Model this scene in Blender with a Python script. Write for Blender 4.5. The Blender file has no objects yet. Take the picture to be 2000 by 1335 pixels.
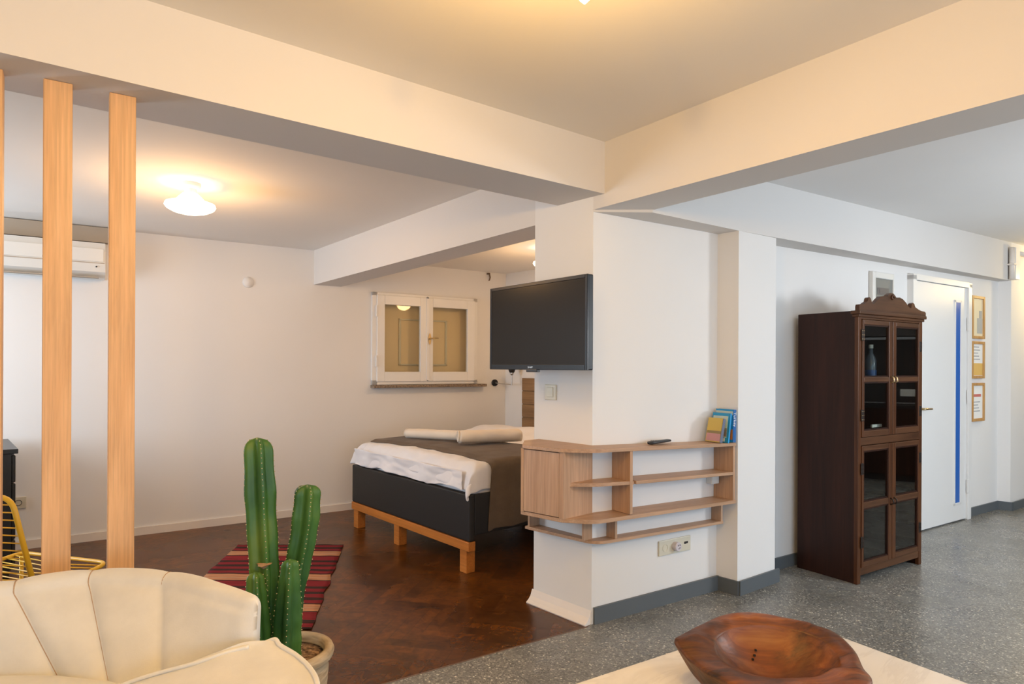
import bpy, bmesh, math, random
from mathutils import Vector, Matrix, noise
random.seed(7)
S = bpy.context.scene
COL = S.collection

# ------------------------------------------------------------------ camera, world, lights
cam = bpy.data.cameras.new('camera')
cam.sensor_fit = 'HORIZONTAL'; cam.sensor_width = 36.0
cam.lens = 36.0*1260/2000; cam.shift_y = 48.5/2000; cam.clip_start = 0.02
co = bpy.data.objects.new('camera', cam); COL.objects.link(co)
co.location = (0, 0, 1.35); co.rotation_euler = (math.pi/2, -0.0045, 0)
S.camera = co
S.view_settings.view_transform = 'Standard'; S.view_settings.look = 'None'
S.view_settings.gamma = 1; S.view_settings.use_curve_mapping = False
S.view_settings.exposure = 0.0
w = bpy.data.worlds.new('sky'); S.world = w; w.use_nodes = True
bg = w.node_tree.nodes['Background']; bg.inputs[0].default_value = (0.62, 0.78, 1.0, 1); bg.inputs[1].default_value = 0.35

def area_light(name, loc, target, sx, sy, power, color):
    l = bpy.data.lights.new(name, 'AREA'); l.shape = 'RECTANGLE'; l.size = sx; l.size_y = sy
    l.energy = power; l.color = color
    o = bpy.data.objects.new(name, l); COL.objects.link(o); o.location = loc
    o.rotation_euler = (Vector(target)-Vector(loc)).to_track_quat('-Z', 'Y').to_euler()
    return o
# daylight through the large living room window behind the camera, the side window and the bedroom window
area_light('daylight_rear_window', (2.3, -3.28, 1.05), (1.6, 0, 0.75), 4.2, 1.6, 92, (0.54, 0.76, 1.0))
area_light('daylight_side_window', (6.2, -1.1, 1.5), (3.2, 3.6, 1.4), 3.0, 1.6, 58, (0.66, 0.83, 1.0))
area_light('daylight_bedroom_window', (-4.72, 2.72, 1.42), (-3.4, 3.9, 1.25), 1.3, 1.3, 74, (0.72, 0.86, 1.0))

def point_light(name, loc, power, color, rad):
    l = bpy.data.lights.new(name, 'POINT'); l.energy = power; l.color = color; l.shadow_soft_size = rad
    o = bpy.data.objects.new(name, l); COL.objects.link(o); o.location = loc
    return o
WARM = (1.0, 0.555, 0.125)

# ------------------------------------------------------------------ materials
def mat(name, color, rough=0.6, metal=0.0, spec=0.5, **kw):
    m = bpy.data.materials.new(name); m.use_nodes = True
    nt = m.node_tree; b = nt.nodes['Principled BSDF']
    b.inputs['Base Color'].default_value = (*color, 1); b.inputs['Roughness'].default_value = rough
    b.inputs['Metallic'].default_value = metal; b.inputs['Specular IOR Level'].default_value = spec
    for k, v in kw.items(): b.inputs[k.replace('_', ' ')].default_value = v
    return m
def N(m, t, **kw):
    n = m.node_tree.nodes.new(t)
    for k, v in kw.items(): setattr(n, k, v)
    return n
def LK(m, a, b): m.node_tree.links.new(a, b)
def coords(m, scale=(1, 1, 1), kind='Object', rot=(0, 0, 0)):
    tc = N(m, 'ShaderNodeTexCoord'); mp = N(m, 'ShaderNodeMapping')
    mp.inputs['Scale'].default_value = scale; mp.inputs['Rotation'].default_value = rot
    LK(m, tc.outputs[kind], mp.inputs['Vector']); return mp.outputs['Vector']
def ramp(m, fac, stops, interp='LINEAR'):
    r = N(m, 'ShaderNodeValToRGB'); r.color_ramp.interpolation = interp
    e = r.color_ramp.elements
    while len(e) < len(stops): e.new(0.5)
    for i, (p, c) in enumerate(stops):
        e[i].position = p; e[i].color = (*c, 1) if len(c) == 3 else c
    LK(m, fac, r.inputs['Fac']); return r.outputs['Color']
def noise_tex(m, vec, scale, detail=3, rough=0.5, dist=0.0):
    n = N(m, 'ShaderNodeTexNoise'); n.inputs['Scale'].default_value = scale
    n.inputs['Detail'].default_value = detail; n.inputs['Roughness'].default_value = rough
    n.inputs['Distortion'].default_value = dist
    LK(m, vec, n.inputs['Vector']); return n.outputs['Fac']
def bump(m, h, strength, distance=0.01):
    b = N(m, 'ShaderNodeBump'); b.inputs['Strength'].default_value = strength
    b.inputs['Distance'].default_value = distance
    LK(m, h, b.inputs['Height']); LK(m, b.outputs['Normal'], m.node_tree.nodes['Principled BSDF'].inputs['Normal'])
def setcol(m, c): LK(m, c, m.node_tree.nodes['Principled BSDF'].inputs['Base Color'])
def mixc(m, f, a, b, mode='MIX'):
    x = N(m, 'ShaderNodeMix', data_type='RGBA', blend_type=mode)
    for s, v in ((0, f), (6, a), (7, b)):
        if isinstance(v, (int, float)): x.inputs[s].default_value = v
        elif isinstance(v, tuple): x.inputs[s].default_value = (*v, 1)
        else: LK(m, v, x.inputs[s])
    return x.outputs[2]
def math_n(m, op, a, b=None, c=None):
    n = N(m, 'ShaderNodeMath', operation=op)
    for i, v in enumerate((a, b, c)):
        if v is None: continue
        if isinstance(v, (int, float)): n.inputs[i].default_value = v
        else: LK(m, v, n.inputs[i])
    return n.outputs[0]

def paint(name, color, rough=0.85, b=0.05):
    m = mat(name, color, rough, spec=0.25)
    v = coords(m, kind='Object')
    f = noise_tex(m, v, 1.3, 2)
    d = tuple(c*0.97 for c in color)
    setcol(m, ramp(m, f, [(0.3, d), (0.7, color)]))
    bump(m, noise_tex(m, v, 90, 4), b, 0.002); return m
def wood(name, dark, light, axis='Z', scale=1.0, rough=0.45, spec=0.4, contrast=(0.3, 0.7), coat=0.0):
    m = mat(name, light, rough, spec=spec)
    if coat: m.node_tree.nodes['Principled BSDF'].inputs['Coat Weight'].default_value = coat
    s = [18*scale]*3; s['XYZ'.index(axis)] = 1.4*scale
    v = coords(m, tuple(s))
    f = noise_tex(m, v, 1.0, 6, 0.62, 0.8)
    s2 = [110*scale]*3; s2['XYZ'.index(axis)] = 3*scale
    g = noise_tex(m, coords(m, tuple(s2)), 1.0, 3, 0.6)
    c = ramp(m, f, [(contrast[0], dark), (contrast[1], light)])
    gg = ramp(m, g, [(0.35, (0.82, 0.82, 0.82)), (0.6, (1, 1, 1))])
    setcol(m, mixc(m, 1.0, c, gg, 'MULTIPLY'))
    bump(m, g, 0.12, 0.001); return m
def fabric(name, color, rough=0.9, scale=350, b=0.25, var=0.9, sheen=0.2):
    m = mat(name, color, rough, spec=0.15)
    m.node_tree.nodes['Principled BSDF'].inputs['Sheen Weight'].default_value = sheen
    v = coords(m)
    f = noise_tex(m, v, 9, 4, 0.6)
    setcol(m, ramp(m, f, [(0.3, tuple(c*var for c in color)), (0.7, color)]))
    bump(m, noise_tex(m, v, scale, 3), b, 0.002); return m

M = {}
M['wall'] = paint('white_wall_paint', (0.80, 0.785, 0.765))
M['ceil'] = paint('ceiling_paint', (0.84, 0.81, 0.765))
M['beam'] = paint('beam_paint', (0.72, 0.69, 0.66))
M['bulk'] = paint('bulkhead_shade_paint', (0.42, 0.36, 0.29))  # beige holds the shade of the ceiling strip
M['white'] = mat('white_enamel', (0.80, 0.79, 0.77), 0.35)
M['trimwhite'] = paint('white_skirting_paint', (0.80, 0.74, 0.68), 0.5)
M['trimgrey'] = paint('grey_skirting_paint', (0.115, 0.13, 0.14), 0.4)
M['plastic'] = mat('white_plastic', (0.75, 0.745, 0.71), 0.3)
M['cream'] = mat('cream_plastic', (0.66, 0.62, 0.50), 0.3)
M['dark'] = mat('dark_hole', (0.02, 0.018, 0.016), 0.7)
M['black'] = mat('black_plastic', (0.012, 0.012, 0.013), 0.35)
M['screen'] = mat('tv_screen', (0.022, 0.017, 0.012), 0.22, spec=0.12)
M['gloss'] = mat('gloss_black', (0.008, 0.009, 0.012), 0.3, spec=0.3)
M['metal'] = mat('brushed_steel', (0.6, 0.6, 0.6), 0.3, 1.0)
M['brass'] = mat('brass', (0.55, 0.40, 0.20), 0.3, 1.0)
M['oldbrass'] = mat('aged_brass', (0.75, 0.6, 0.35), 0.35, 0.9)
M['iron'] = mat('dark_iron', (0.05, 0.04, 0.035), 0.45, 0.8)
M['bedblack'] = mat('black_bed_lacquer', (0.016, 0.0145, 0.0135), 0.5, spec=0.35)
M['dresserblack'] = wood('black_brown_wood', (0.006, 0.006, 0.006), (0.014, 0.013, 0.013), 'X', 1, 0.3, 0.5)
M['post'] = wood('oak_post', (0.60, 0.32, 0.135), (0.80, 0.49, 0.25), 'Z', 1.0, 0.5, contrast=(0.2, 0.65))
M['shelf'] = wood('light_oak_veneer', (0.44, 0.26, 0.15), (0.56, 0.355, 0.225), 'X', 1.0, 0.45, contrast=(0.25, 0.65))
M['shelfv'] = wood('light_oak_veneer_upright', (0.44, 0.26, 0.15), (0.56, 0.355, 0.225), 'Z', 1.0, 0.45, contrast=(0.25, 0.65))
M['cab'] = wood('dark_walnut', (0.017, 0.0055, 0.003), (0.045, 0.014, 0.007), 'Z', 0.8, 0.4, 0.28, contrast=(0.3, 0.75))
M['cabfront'] = wood('warm_walnut', (0.048, 0.016, 0.006), (0.135, 0.050, 0.018), 'Z', 0.9, 0.38, 0.3, contrast=(0.25, 0.75))
M['cabfronth'] = wood('warm_walnut_rails', (0.05, 0.02, 0.009), (0.135, 0.058, 0.026), 'X', 0.9, 0.38, 0.3, contrast=(0.25, 0.75))
M['cabin'] = mat('cabinet_inside', (0.012, 0.007, 0.005), 0.7)
M['orangewood'] = wood('orange_pine', (0.40, 0.125, 0.018), (0.56, 0.20, 0.035), 'X', 0.8, 0.45, contrast=(0.2, 0.8))
M['headboard'] = wood('plank_headboard', (0.22, 0.12, 0.05), (0.34, 0.20, 0.095), 'X', 0.7, 0.5, contrast=(0.25, 0.7))
M['frameoak'] = wood('golden_frame_wood', (0.50, 0.25, 0.08), (0.68, 0.40, 0.15), 'Z', 1.0, 0.45)
M['glasspane'] = mat('cabinet_glass', (0.9, 0.95, 0.95), 0.02, spec=0.8, Transmission_Weight=1.0, IOR=1.45)
def clear_glass(name, tint, gl=0.9):
    m = bpy.data.materials.new(name); m.use_nodes = True; nt = m.node_tree; nt.nodes.clear()
    o = nt.nodes.new('ShaderNodeOutputMaterial'); t = nt.nodes.new('ShaderNodeBsdfTransparent'); g_ = nt.nodes.new('ShaderNodeBsdfGlossy')
    x = nt.nodes.new('ShaderNodeMixShader'); lw = nt.nodes.new('ShaderNodeLayerWeight'); lw.inputs[0].default_value = 0.5
    pw = nt.nodes.new('ShaderNodeMath'); pw.operation = 'POWER'; pw.inputs[1].default_value = 4.0
    fr_ = nt.nodes.new('ShaderNodeMath'); fr_.operation = 'MULTIPLY_ADD'; fr_.inputs[1].default_value = 0.7; fr_.inputs[2].default_value = 0.05
    nt.links.new(lw.outputs['Facing'], pw.inputs[0]); nt.links.new(pw.outputs[0], fr_.inputs[0])
    t.inputs[0].default_value = (*tint, 1); g_.inputs['Roughness'].default_value = 0.02; g_.inputs['Color'].default_value = (gl, gl, gl, 1)
    nt.links.new(fr_.outputs[0], x.inputs[0]); nt.links.new(t.outputs[0], x.inputs[1]); nt.links.new(g_.outputs[0], x.inputs[2]); nt.links.new(x.outputs[0], o.inputs[0])
    return m
M['windowpane'] = clear_glass('window_glass', (0.97, 0.97, 0.93), 0.35)
M['glasspane'] = clear_glass('cabinet_glass', (0.85, 0.88, 0.86))
M['sofa'] = fabric('cream_velvet', (0.72, 0.71, 0.675), 0.75, 260, 0.12, 0.88, 0.35)
M['piping'] = fabric('cream_piping', (0.76, 0.75, 0.71), 0.75, 260, 0.1)
M['duvet'] = fabric('white_cotton', (0.78, 0.76, 0.77), 0.9, 300, 0.1, 0.96)
M['towel'] = fabric('cream_towel', (0.80, 0.70, 0.58), 0.95, 500, 0.5, 0.94)
M['throw'] = fabric('brown_throw', (0.135, 0.098, 0.068), 0.92, 220, 0.4, 0.8, 0.1)
M['yellow'] = mat('yellow_lacquer', (0.80, 0.47, 0.03), 0.35)
M['paper'] = mat('paper', (0.85, 0.84, 0.80), 0.8)
M['ink'] = mat('grey_ink', (0.35, 0.36, 0.38), 0.8)
M['granite'] = mat('granite_sill', (0.2, 0.15, 0.1), 0.35)
_m = M['granite']; setcol(_m, ramp(_m, noise_tex(_m, coords(_m), 130, 3), [(0.35, (0.07, 0.05, 0.035)), (0.6, (0.34, 0.25, 0.17))]))

def emissive(name, color, strength):
    m = mat(name, (1, 1, 1), 0.3)
    b = m.node_tree.nodes['Principled BSDF']; b.inputs['Emission Color'].default_value = (*color, 1)
    b.inputs['Emission Strength'].default_value = strength; return m
M['shade'] = emissive('lit_opal_glass', (1.0, 0.86, 0.62), 4.5)
M['bulb'] = emissive('lit_bulb', (1.0, 0.86, 0.62), 9.0)

# parquet: herringbone blocks
def parquet():
    m = mat('dark_parquet', (0.15, 0.06, 0.03), 0.3, spec=0.34)
    W_, n_ = 0.07, 5
    v = coords(m, (1/W_, 1/W_, 1/W_), rot=(0, 0, math.radians(12)))
    sp = N(m, 'ShaderNodeSeparateXYZ'); LK(m, v, sp.inputs[0])
    i = math_n(m, 'FLOOR', sp.outputs[0]); j = math_n(m, 'FLOOR', sp.outputs[1])
    fx = math_n(m, 'SUBTRACT', sp.outputs[0], i); fy = math_n(m, 'SUBTRACT', sp.outputs[1], j)
    k = math_n(m, 'FLOORED_MODULO', math_n(m, 'SUBTRACT', i, j), 2*n_)
    isv = math_n(m, 'GREATER_THAN', k, n_-0.5)
    # horizontal block id = (i-k, j); vertical block id = (i, j-(2n-1-k)) with offset
    ish = math_n(m, 'SUBTRACT', 1.0, isv)
    kk = math_n(m, 'SUBTRACT', 2*n_-1, k)
    idx = math_n(m, 'SUBTRACT', i, math_n(m, 'MULTIPLY', ish, k))
    idy = math_n(m, 'SUBTRACT', j, math_n(m, 'MULTIPLY', isv, kk))
    cb = N(m, 'ShaderNodeCombineXYZ'); LK(m, idx, cb.inputs[0]); LK(m, idy, cb.inputs[1]); LK(m, isv, cb.inputs[2])
    wn = N(m, 'ShaderNodeTexWhiteNoise'); LK(m, cb.outputs[0], wn.inputs['Vector'])
    # cross coordinate inside the block for the joint lines
    cross = math_n(m, 'ADD', math_n(m, 'MULTIPLY', isv, fx), math_n(m, 'MULTIPLY', ish, fy))
    edge = math_n(m, 'MINIMUM', cross, math_n(m, 'SUBTRACT', 1.0, cross))
    joint = math_n(m, 'LESS_THAN', edge, 0.03)
    grain = noise_tex(m, coords(m, (14, 14, 14)), 1.0, 5, 0.65, 1.5)
    worn = noise_tex(m, coords(m, (1, 1, 1)), 1.6, 3, 0.55, 0.4)
    c = ramp(m, grain, [(0.3, (0.050, 0.015, 0.0018)), (0.7, (0.165, 0.055, 0.007))])
    c2 = mixc(m, 1.0, c, ramp(m, wn.outputs['Value'], [(0, (0.68, 0.68, 0.68)), (1, (1.2, 1.15, 1.1))]), 'MULTIPLY')
    c3 = mixc(m, 1.0, c2, ramp(m, worn, [(0.35, (0.75, 0.72, 0.7)), (0.65, (1.15, 1.15, 1.15))]), 'MULTIPLY')
    setcol(m, mixc(m, math_n(m, 'MULTIPLY', joint, 0.55), c3, (0.02, 0.008, 0.004)))
    r = N(m, 'ShaderNodeMapRange'); r.inputs['To Min'].default_value = 0.20; r.inputs['To Max'].default_value = 0.36
    LK(m, worn, r.inputs['Value']); LK(m, r.outputs[0], m.node_tree.nodes['Principled BSDF'].inputs['Roughness'])
    bump(m, noise_tex(m, coords(m), 7, 3), 0.15, 0.006)
    return m
def terrazzo():
    m = mat('grey_terrazzo', (0.2, 0.2, 0.2), 0.3, spec=0.5)
    v = coords(m)
    vo = N(m, 'ShaderNodeTexVoronoi'); vo.inputs['Scale'].default_value = 150; LK(m, v, vo.inputs['Vector'])
    vo.inputs['Randomness'].default_value = 1.0
    sp = N(m, 'ShaderNodeSeparateColor'); LK(m, vo.outputs['Color'], sp.inputs[0])
    base = ramp(m, noise_tex(m, v, 2.2, 4, 0.6), [(0.3, (0.165, 0.163, 0.150)), (0.7, (0.255, 0.250, 0.232))])
    salt = ramp(m, sp.outputs[0], [(0, (0.5, 0.5, 0.5)), (0.3, (0.82, 0.82, 0.82)), (0.62, (1.0, 1.0, 1.0)), (0.88, (1.25, 1.24, 1.2)), (0.955, (1.9, 1.85, 1.75)), (1, (3.4, 3.3, 3.0))])
    c = mixc(m, 1.0, base, salt, 'MULTIPLY')
    # fine hair cracks
    vc = N(m, 'ShaderNodeTexVoronoi', feature='DISTANCE_TO_EDGE'); vc.inputs['Scale'].default_value = 0.55
    wv = N(m, 'ShaderNodeVectorMath', operation='ADD'); nz = N(m, 'ShaderNodeTexNoise'); nz.inputs['Scale'].default_value = 4
    LK(m, v, nz.inputs['Vector'])
    sc = N(m, 'ShaderNodeVectorMath', operation='SCALE'); sc.inputs['Scale'].default_value = 0.25
    LK(m, nz.outputs['Color'], sc.inputs[0]); LK(m, v, wv.inputs[0]); LK(m, sc.outputs[0], wv.inputs[1]); LK(m, wv.outputs[0], vc.inputs['Vector'])
    cr = math_n(m, 'LESS_THAN', vc.outputs['Distance'], 0.0016)
    setcol(m, mixc(m, math_n(m, 'MULTIPLY', cr, 0.45), c, (0.03, 0.03, 0.028)))
    r = N(m, 'ShaderNodeMapRange'); r.inputs['To Min'].default_value = 0.20; r.inputs['To Max'].default_value = 0.36
    LK(m, noise_tex(m, v, 3, 3), r.inputs['Value']); LK(m, r.outputs[0], m.node_tree.nodes['Principled BSDF'].inputs['Roughness'])
    return m
M['parquet'] = parquet(); M['terrazzo'] = terrazzo()

# ------------------------------------------------------------------ mesh helpers
def link_mesh(name, bm, m, parent=None, smooth=False, loc=None, rz=None, mats=None):
    me = bpy.data.meshes.new(name)
    bmesh.ops.recalc_face_normals(bm, faces=bm.faces)
    bm.to_mesh(me); bm.free()
    for x in (mats or [m]): me.materials.append(x)
    if smooth:
        for p in me.polygons: p.use_smooth = True
    o = bpy.data.objects.new(name, me); COL.objects.link(o)
    if loc is not None: o.location = loc
    if rz is not None: o.rotation_euler = (0, 0, rz)
    if parent is not None: o.parent = parent
    return o
def tag(o, label=None, cat=None, group=None, kind=None):
    if label: o['label'] = label
    if cat: o['category'] = cat
    if group: o['group'] = group
    if kind: o['kind'] = kind
    return o
def thing(name, label, cat, loc=(0, 0, 0), d=None, group=None):
    o = bpy.data.objects.new(name, None); COL.objects.link(o); o.empty_display_size = 0.1
    o.location = loc
    if d is not None: o.rotation_euler = (0, 0, math.atan2(d[1], d[0]))
    return tag(o, label, cat, group)
def structure(name, bm, m, smooth=False, **kw):
    o = link_mesh(name, bm, m, smooth=smooth, **kw); o['kind'] = 'structure'; return o

def box(bm, x0, x1, y0, y1, z0, z1, bev=0.0, seg=2, mi=0):
    vs = [bm.verts.new((x, y, z)) for x in (x0, x1) for y in (y0, y1) for z in (z0, z1)]
    F = [(0, 1, 3, 2), (4, 6, 7, 5), (0, 4, 5, 1), (2, 3, 7, 6), (0, 2, 6, 4), (1, 5, 7, 3)]
    fs = [bm.faces.new([vs[i] for i in f]) for f in F]
    for f in fs: f.material_index = mi
    if bev > 0:
        es = list({e for f in fs for e in f.edges})
        bmesh.ops.bevel(bm, geom=es, offset=bev, segments=seg, affect='EDGES', profile=0.5)
def mbox(*a, **k):
    bm = bmesh.new(); box(bm, *a, **k); return bm
def boxes(lst, bev=0.0, seg=2):
    bm = bmesh.new()
    for b in lst: box(bm, *b, bev=bev, seg=seg)
    return bm
def parts(name, lst, m, parent, bev=0.0):
    return [link_mesh(name, mbox(*b, bev=bev), m, parent) for b in lst]
def prism(bm, poly, zb, zt, mi=0):
    n = len(poly)
    fb = (lambda i, p: zb[i]) if isinstance(zb, (list, tuple)) else ((lambda i, p: zb(p)) if callable(zb) else (lambda i, p: zb))
    ft = (lambda i, p: zt[i]) if isinstance(zt, (list, tuple)) else ((lambda i, p: zt(p)) if callable(zt) else (lambda i, p: zt))
    b = [bm.verts.new((p[0], p[1], fb(i, p))) for i, p in enumerate(poly)]
    t = [bm.verts.new((p[0], p[1], ft(i, p))) for i, p in enumerate(poly)]
    fs = [bm.faces.new(b[::-1]), bm.faces.new(t)]
    for i in range(n):
        j = (i+1) % n; fs.append(bm.faces.new((b[i], b[j], t[j], t[i])))
    for f in fs: f.material_index = mi
    return fs
def mprism(poly, zb, zt):
    bm = bmesh.new(); prism(bm, poly, zb, zt); return bm
def tube(bm, pts, r, seg=10, closed=False, cap=True):
    pts = [Vector(p) for p in pts]; n = len(pts); rings = []
    rr = r if isinstance(r, (list, tuple)) else [r]*n
    prev = None
    for i, p in enumerate(pts):
        if closed: t = (pts[(i+1) % n]-pts[i-1]).normalized()
        else: t = (pts[min(i+1, n-1)]-pts[max(i-1, 0)]).normalized()
        a = prev if prev is not None else (Vector((0, 0, 1)) if abs(t.z) < 0.9 else Vector((1, 0, 0)))
        a = (a-t*a.dot(t)).normalized(); b = t.cross(a); prev = a
        rings.append([bm.verts.new(p+(a*math.cos(q)+b*math.sin(q))*rr[i]) for q in [2*math.pi*k/seg for k in range(seg)]])
    m = n if closed else n-1
    for i in range(m):
        A, B = rings[i], rings[(i+1) % n]
        for k in range(seg): bm.faces.new((A[k], A[(k+1) % seg], B[(k+1) % seg], B[k]))
    if not closed and cap:
        bm.faces.new(rings[0][::-1]); bm.faces.new(rings[-1])
def mtube(*a, **k):
    bm = bmesh.new(); tube(bm, *a, **k); return bm
def lathe(bm, prof, seg=32, c=(0, 0, 0), capb=True, capt=True, fn=None):
    rings = []
    for r, z in prof:
        ring = []
        for k in range(seg):
            q = 2*math.pi*k/seg; rr = r*(fn(q, z) if fn else 1)
            ring.append(bm.verts.new((c[0]+rr*math.cos(q), c[1]+rr*math.sin(q), c[2]+z)))
        rings.append(ring)
    for A, B in zip(rings, rings[1:]):
        for k in range(seg): bm.faces.new((A[k], A[(k+1) % seg], B[(k+1) % seg], B[k]))
    if capb: bm.faces.new(rings[0][::-1])
    if capt: bm.faces.new(rings[-1])
def mlathe(*a, **k):
    bm = bmesh.new(); lathe(bm, *a, **k); return bm
def grid(bm, nu, nv, fn, mi=0, closed_u=False):
    V_ = [[bm.verts.new(fn(i/(nu if closed_u else nu-1), j/(nv-1))) for j in range(nv)] for i in range(nu)]
    for i in range(nu if closed_u else nu-1):
        for j in range(nv-1):
            f = bm.faces.new((V_[i][j], V_[(i+1) % nu][j], V_[(i+1) % nu][j+1], V_[i][j+1])); f.material_index = mi
    return V_
def crv(pts, t):
    n = len(pts)-1; x = max(0, min(n-1e-6, t*n)); i = int(x); f = x-i
    P = [Vector(pts[max(0, min(n, i+k))]) for k in (-1, 0, 1, 2)]
    return 0.5*((2*P[1])+(P[2]-P[0])*f+(2*P[0]-5*P[1]+4*P[2]-P[3])*f*f+(3*P[1]-P[0]-3*P[2]+P[3])*f**3)
def text_obj(name, body, size, m, parent, loc, rot, depth=0.0006, sx=1.0):
    cu = bpy.data.curves.new(name, 'FONT'); cu.body = body; cu.size = size; cu.extrude = depth
    cu.align_x = 'CENTER'; cu.align_y = 'CENTER'
    t = bpy.data.objects.new(name+'_tmp', cu); COL.objects.link(t)
    bpy.context.view_layer.update()
    me = bpy.data.meshes.new_from_object(t.evaluated_get(bpy.context.evaluated_depsgraph_get()))
    bpy.data.objects.remove(t); me.materials.clear(); me.materials.append(m)
    o = bpy.data.objects.new(name, me); COL.objects.link(o); o.parent = parent
    o.location = loc; o.rotation_euler = rot; o.scale = (sx, 1, 1); return o
FR = (math.pi/2, 0, 0)      # text facing local -Y

def unit(d):
    l = math.hypot(*d); return (d[0]/l, d[1]/l)
def along(p, d, s, n=0.0):  # point at distance s along d, n to the room side (right-hand side of d)
    return (p[0]+d[0]*s+d[1]*n, p[1]+d[1]*s-d[0]*n)

# ------------------------------------------------------------------ plan of the flat (metres)
P0 = (0.423, 3.386); P1 = (0.130, 3.714)            # pillar corner and its left edge
R0 = (1.252, 3.936); R1 = (1.345, 3.835); R2 = (1.660, 4.063)
W0 = (1.600, 4.209); DL = (3.330, 5.295); DR = (4.130, 5.828); FC = (4.691, 6.230); FC1 = (4.767, 6.165); FC2 = (6.9, 7.66)
LA = (-5.20, 3.658); LB = (-3.619, 4.699); LC = (-1.544, 6.065); LD = (-0.072, 7.034)
HD = (1.47, 5.33); PN = (0.33, 3.90)                # niche far right corner, back of pillar
dB = unit((-2.249, 2.519))                           # long beam, pillar towards left wall
dA = (0.796, 0.605)                                  # front beam direction
A0 = (0.475, 3.33)
LJ = (-1.826, 5.905)                                 # long beam meets the left wall
S1 = (-3.20, -0.10); S2 = (-1.9, -3.4); S3 = (5.2, -3.4); S4 = (7.4, 1.2)
zB = lambda p: 2.176-0.0255*((p[0]-P0[0])*dB[0]+(p[1]-P0[1])*dB[1])
zMain = lambda p: 2.512+0.0267*(p[0]-0.48)-0.043*(p[1]-3.33)
zRight = lambda p: 2.500+0.0155*((p[0]-1.6)*0.829+(p[1]-4.04)*0.56)
nL = (0.549, -0.836)
zBed = lambda p: 2.403+0.029*((p[0]+1.829)*nL[0]+(p[1]-5.908)*nL[1])

# floors
cD = unit((0.876, 0.573)); FB = (0.40, 3.358)
fl0 = along(FB, cD, -4.3)
structure('floor', mprism([FB, (0.423, 3.39), PN, HD, (0.1, 7.3), (-0.3, 7.3), (-5.5, 3.9), (-5.3, 3.3), fl0], -0.08, 0.0), M['parquet'])
structure('floor', mprism([FB, fl0, S1, (-3.3, -3.6), (5.4, -3.6), (7.7, 1.2), (7.2, 8.0), (4.6, 6.5), (1.5, 4.4), PN, (0.423, 3.39)], -0.08, 0.0), M['terrazzo'])
# metal-less joint between the two floors
jn = bmesh.new(); a_, b_ = along(FB, cD, 0.0, 0.0), along(FB, cD, -4.2, 0.0)
prism(jn, [along(FB, cD, 0, -0.004), along(FB, cD, 0, 0.004), along(FB, cD, -4.2, 0.004), along(FB, cD, -4.2, -0.004)], -0.01, 0.0012)
structure('trim_1', jn, mat('joint_filler', (0.16, 0.10, 0.07), 0.6))

def wall_panel(name, p, q, z0, z1, thick, m, openings=()):
    """Wall from p to q (room on the right-hand side), openings = (s0, s1, za, zb)."""
    d = unit((q[0]-p[0], q[1]-p[1])); L = math.hypot(q[0]-p[0], q[1]-p[1])
    bm = bmesh.new(); s = 0.0
    for (a, b, za, zb_) in sorted(openings):
        box(bm, s, a, 0, thick, z0, z1); box(bm, a, b, 0, thick, z0, za)
        box(bm, a, b, 0, thick, zb_, z1); s = b
    box(bm, s, L, 0, thick, z0, z1)
    bmesh.ops.remove_doubles(bm, verts=bm.verts, dist=1e-5)
    return structure(name, bm, m, loc=(p[0], p[1], 0), rz=math.atan2(d[1], d[0]))

dL = unit((LD[0]-LA[0], LD[1]-LA[1]))
sOf = lambda x, y: (x-LA[0])*dL[0]+(y-LA[1])*dL[1]
ws0, ws1 = sOf(-1.354, 6.19), sOf(-0.383, 6.83)
wall_panel('wall_left', LA, LD, 0, 2.7, 0.45, M['wall'], [(ws0+0.03, ws1-0.03, 1.17, 2.055)])
dH = unit((HD[0]-LD[0], HD[1]-LD[1]))
wall_panel('wall_headboard', LD, HD, 0, 2.7, 0.15, M['wall'])
wall_panel('wall_niche', HD, PN, 0, 2.7, 0.10, M['wall'])
dS = unit((LA[0]-S1[0], LA[1]-S1[1])); lS = math.hypot(LA[0]-S1[0], LA[1]-S1[1])
wall_panel('wall_bedroom_side', S1, LA, 0, 3.0, 0.2, M['wall'], [(lS-1.75, lS-0.35, 0.78, 2.1)])
wall_panel('wall_living_side', S2, S1, 0, 3.0, 0.2, M['wall'])
wall_panel('wall_rear', S3, S2, 0, 3.0, 0.2, M['wall'], [(0.7, 5.1, 0.15, 1.95)])
wall_panel('wall_side_low', S4, S3, 0, 3.0, 0.2, M['wall'], [(1.0, 4.2, 0.65, 2.35)])
wall_panel('wall_side', FC2, S4, 0, 3.0, 0.2, M['wall'])

# right-hand wall: pillar, recess, pilaster, cabinet wall, far pilaster
structure('wall_pillar', mprism([P0, R0, R1, R2, (1.60, 4.33), PN, P1], 0, 2.62), M['wall'])
wall_panel('wall_right', W0, FC, 0, 2.62, 0.12, M['wall'],
           [((DL[0]-W0[0])*0.852+(DL[1]-W0[1])*0.524-0.02, (DR[0]-W0[0])*0.852+(DR[1]-W0[1])*0.524+0.02, 0.0, 2.10)])
structure('wall_far_pilaster', mprism([FC, FC1, FC2, (6.8, 7.9), (4.6, 6.4)], 0, 2.62), M['wall'])

# the beams
t_ = 0.25
def Bp(s, n=0.0): return (P0[0]+dB[0]*s+n*(-dB[1])*-1, P0[1]+dB[1]*s+n*(-dB[0]))
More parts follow.
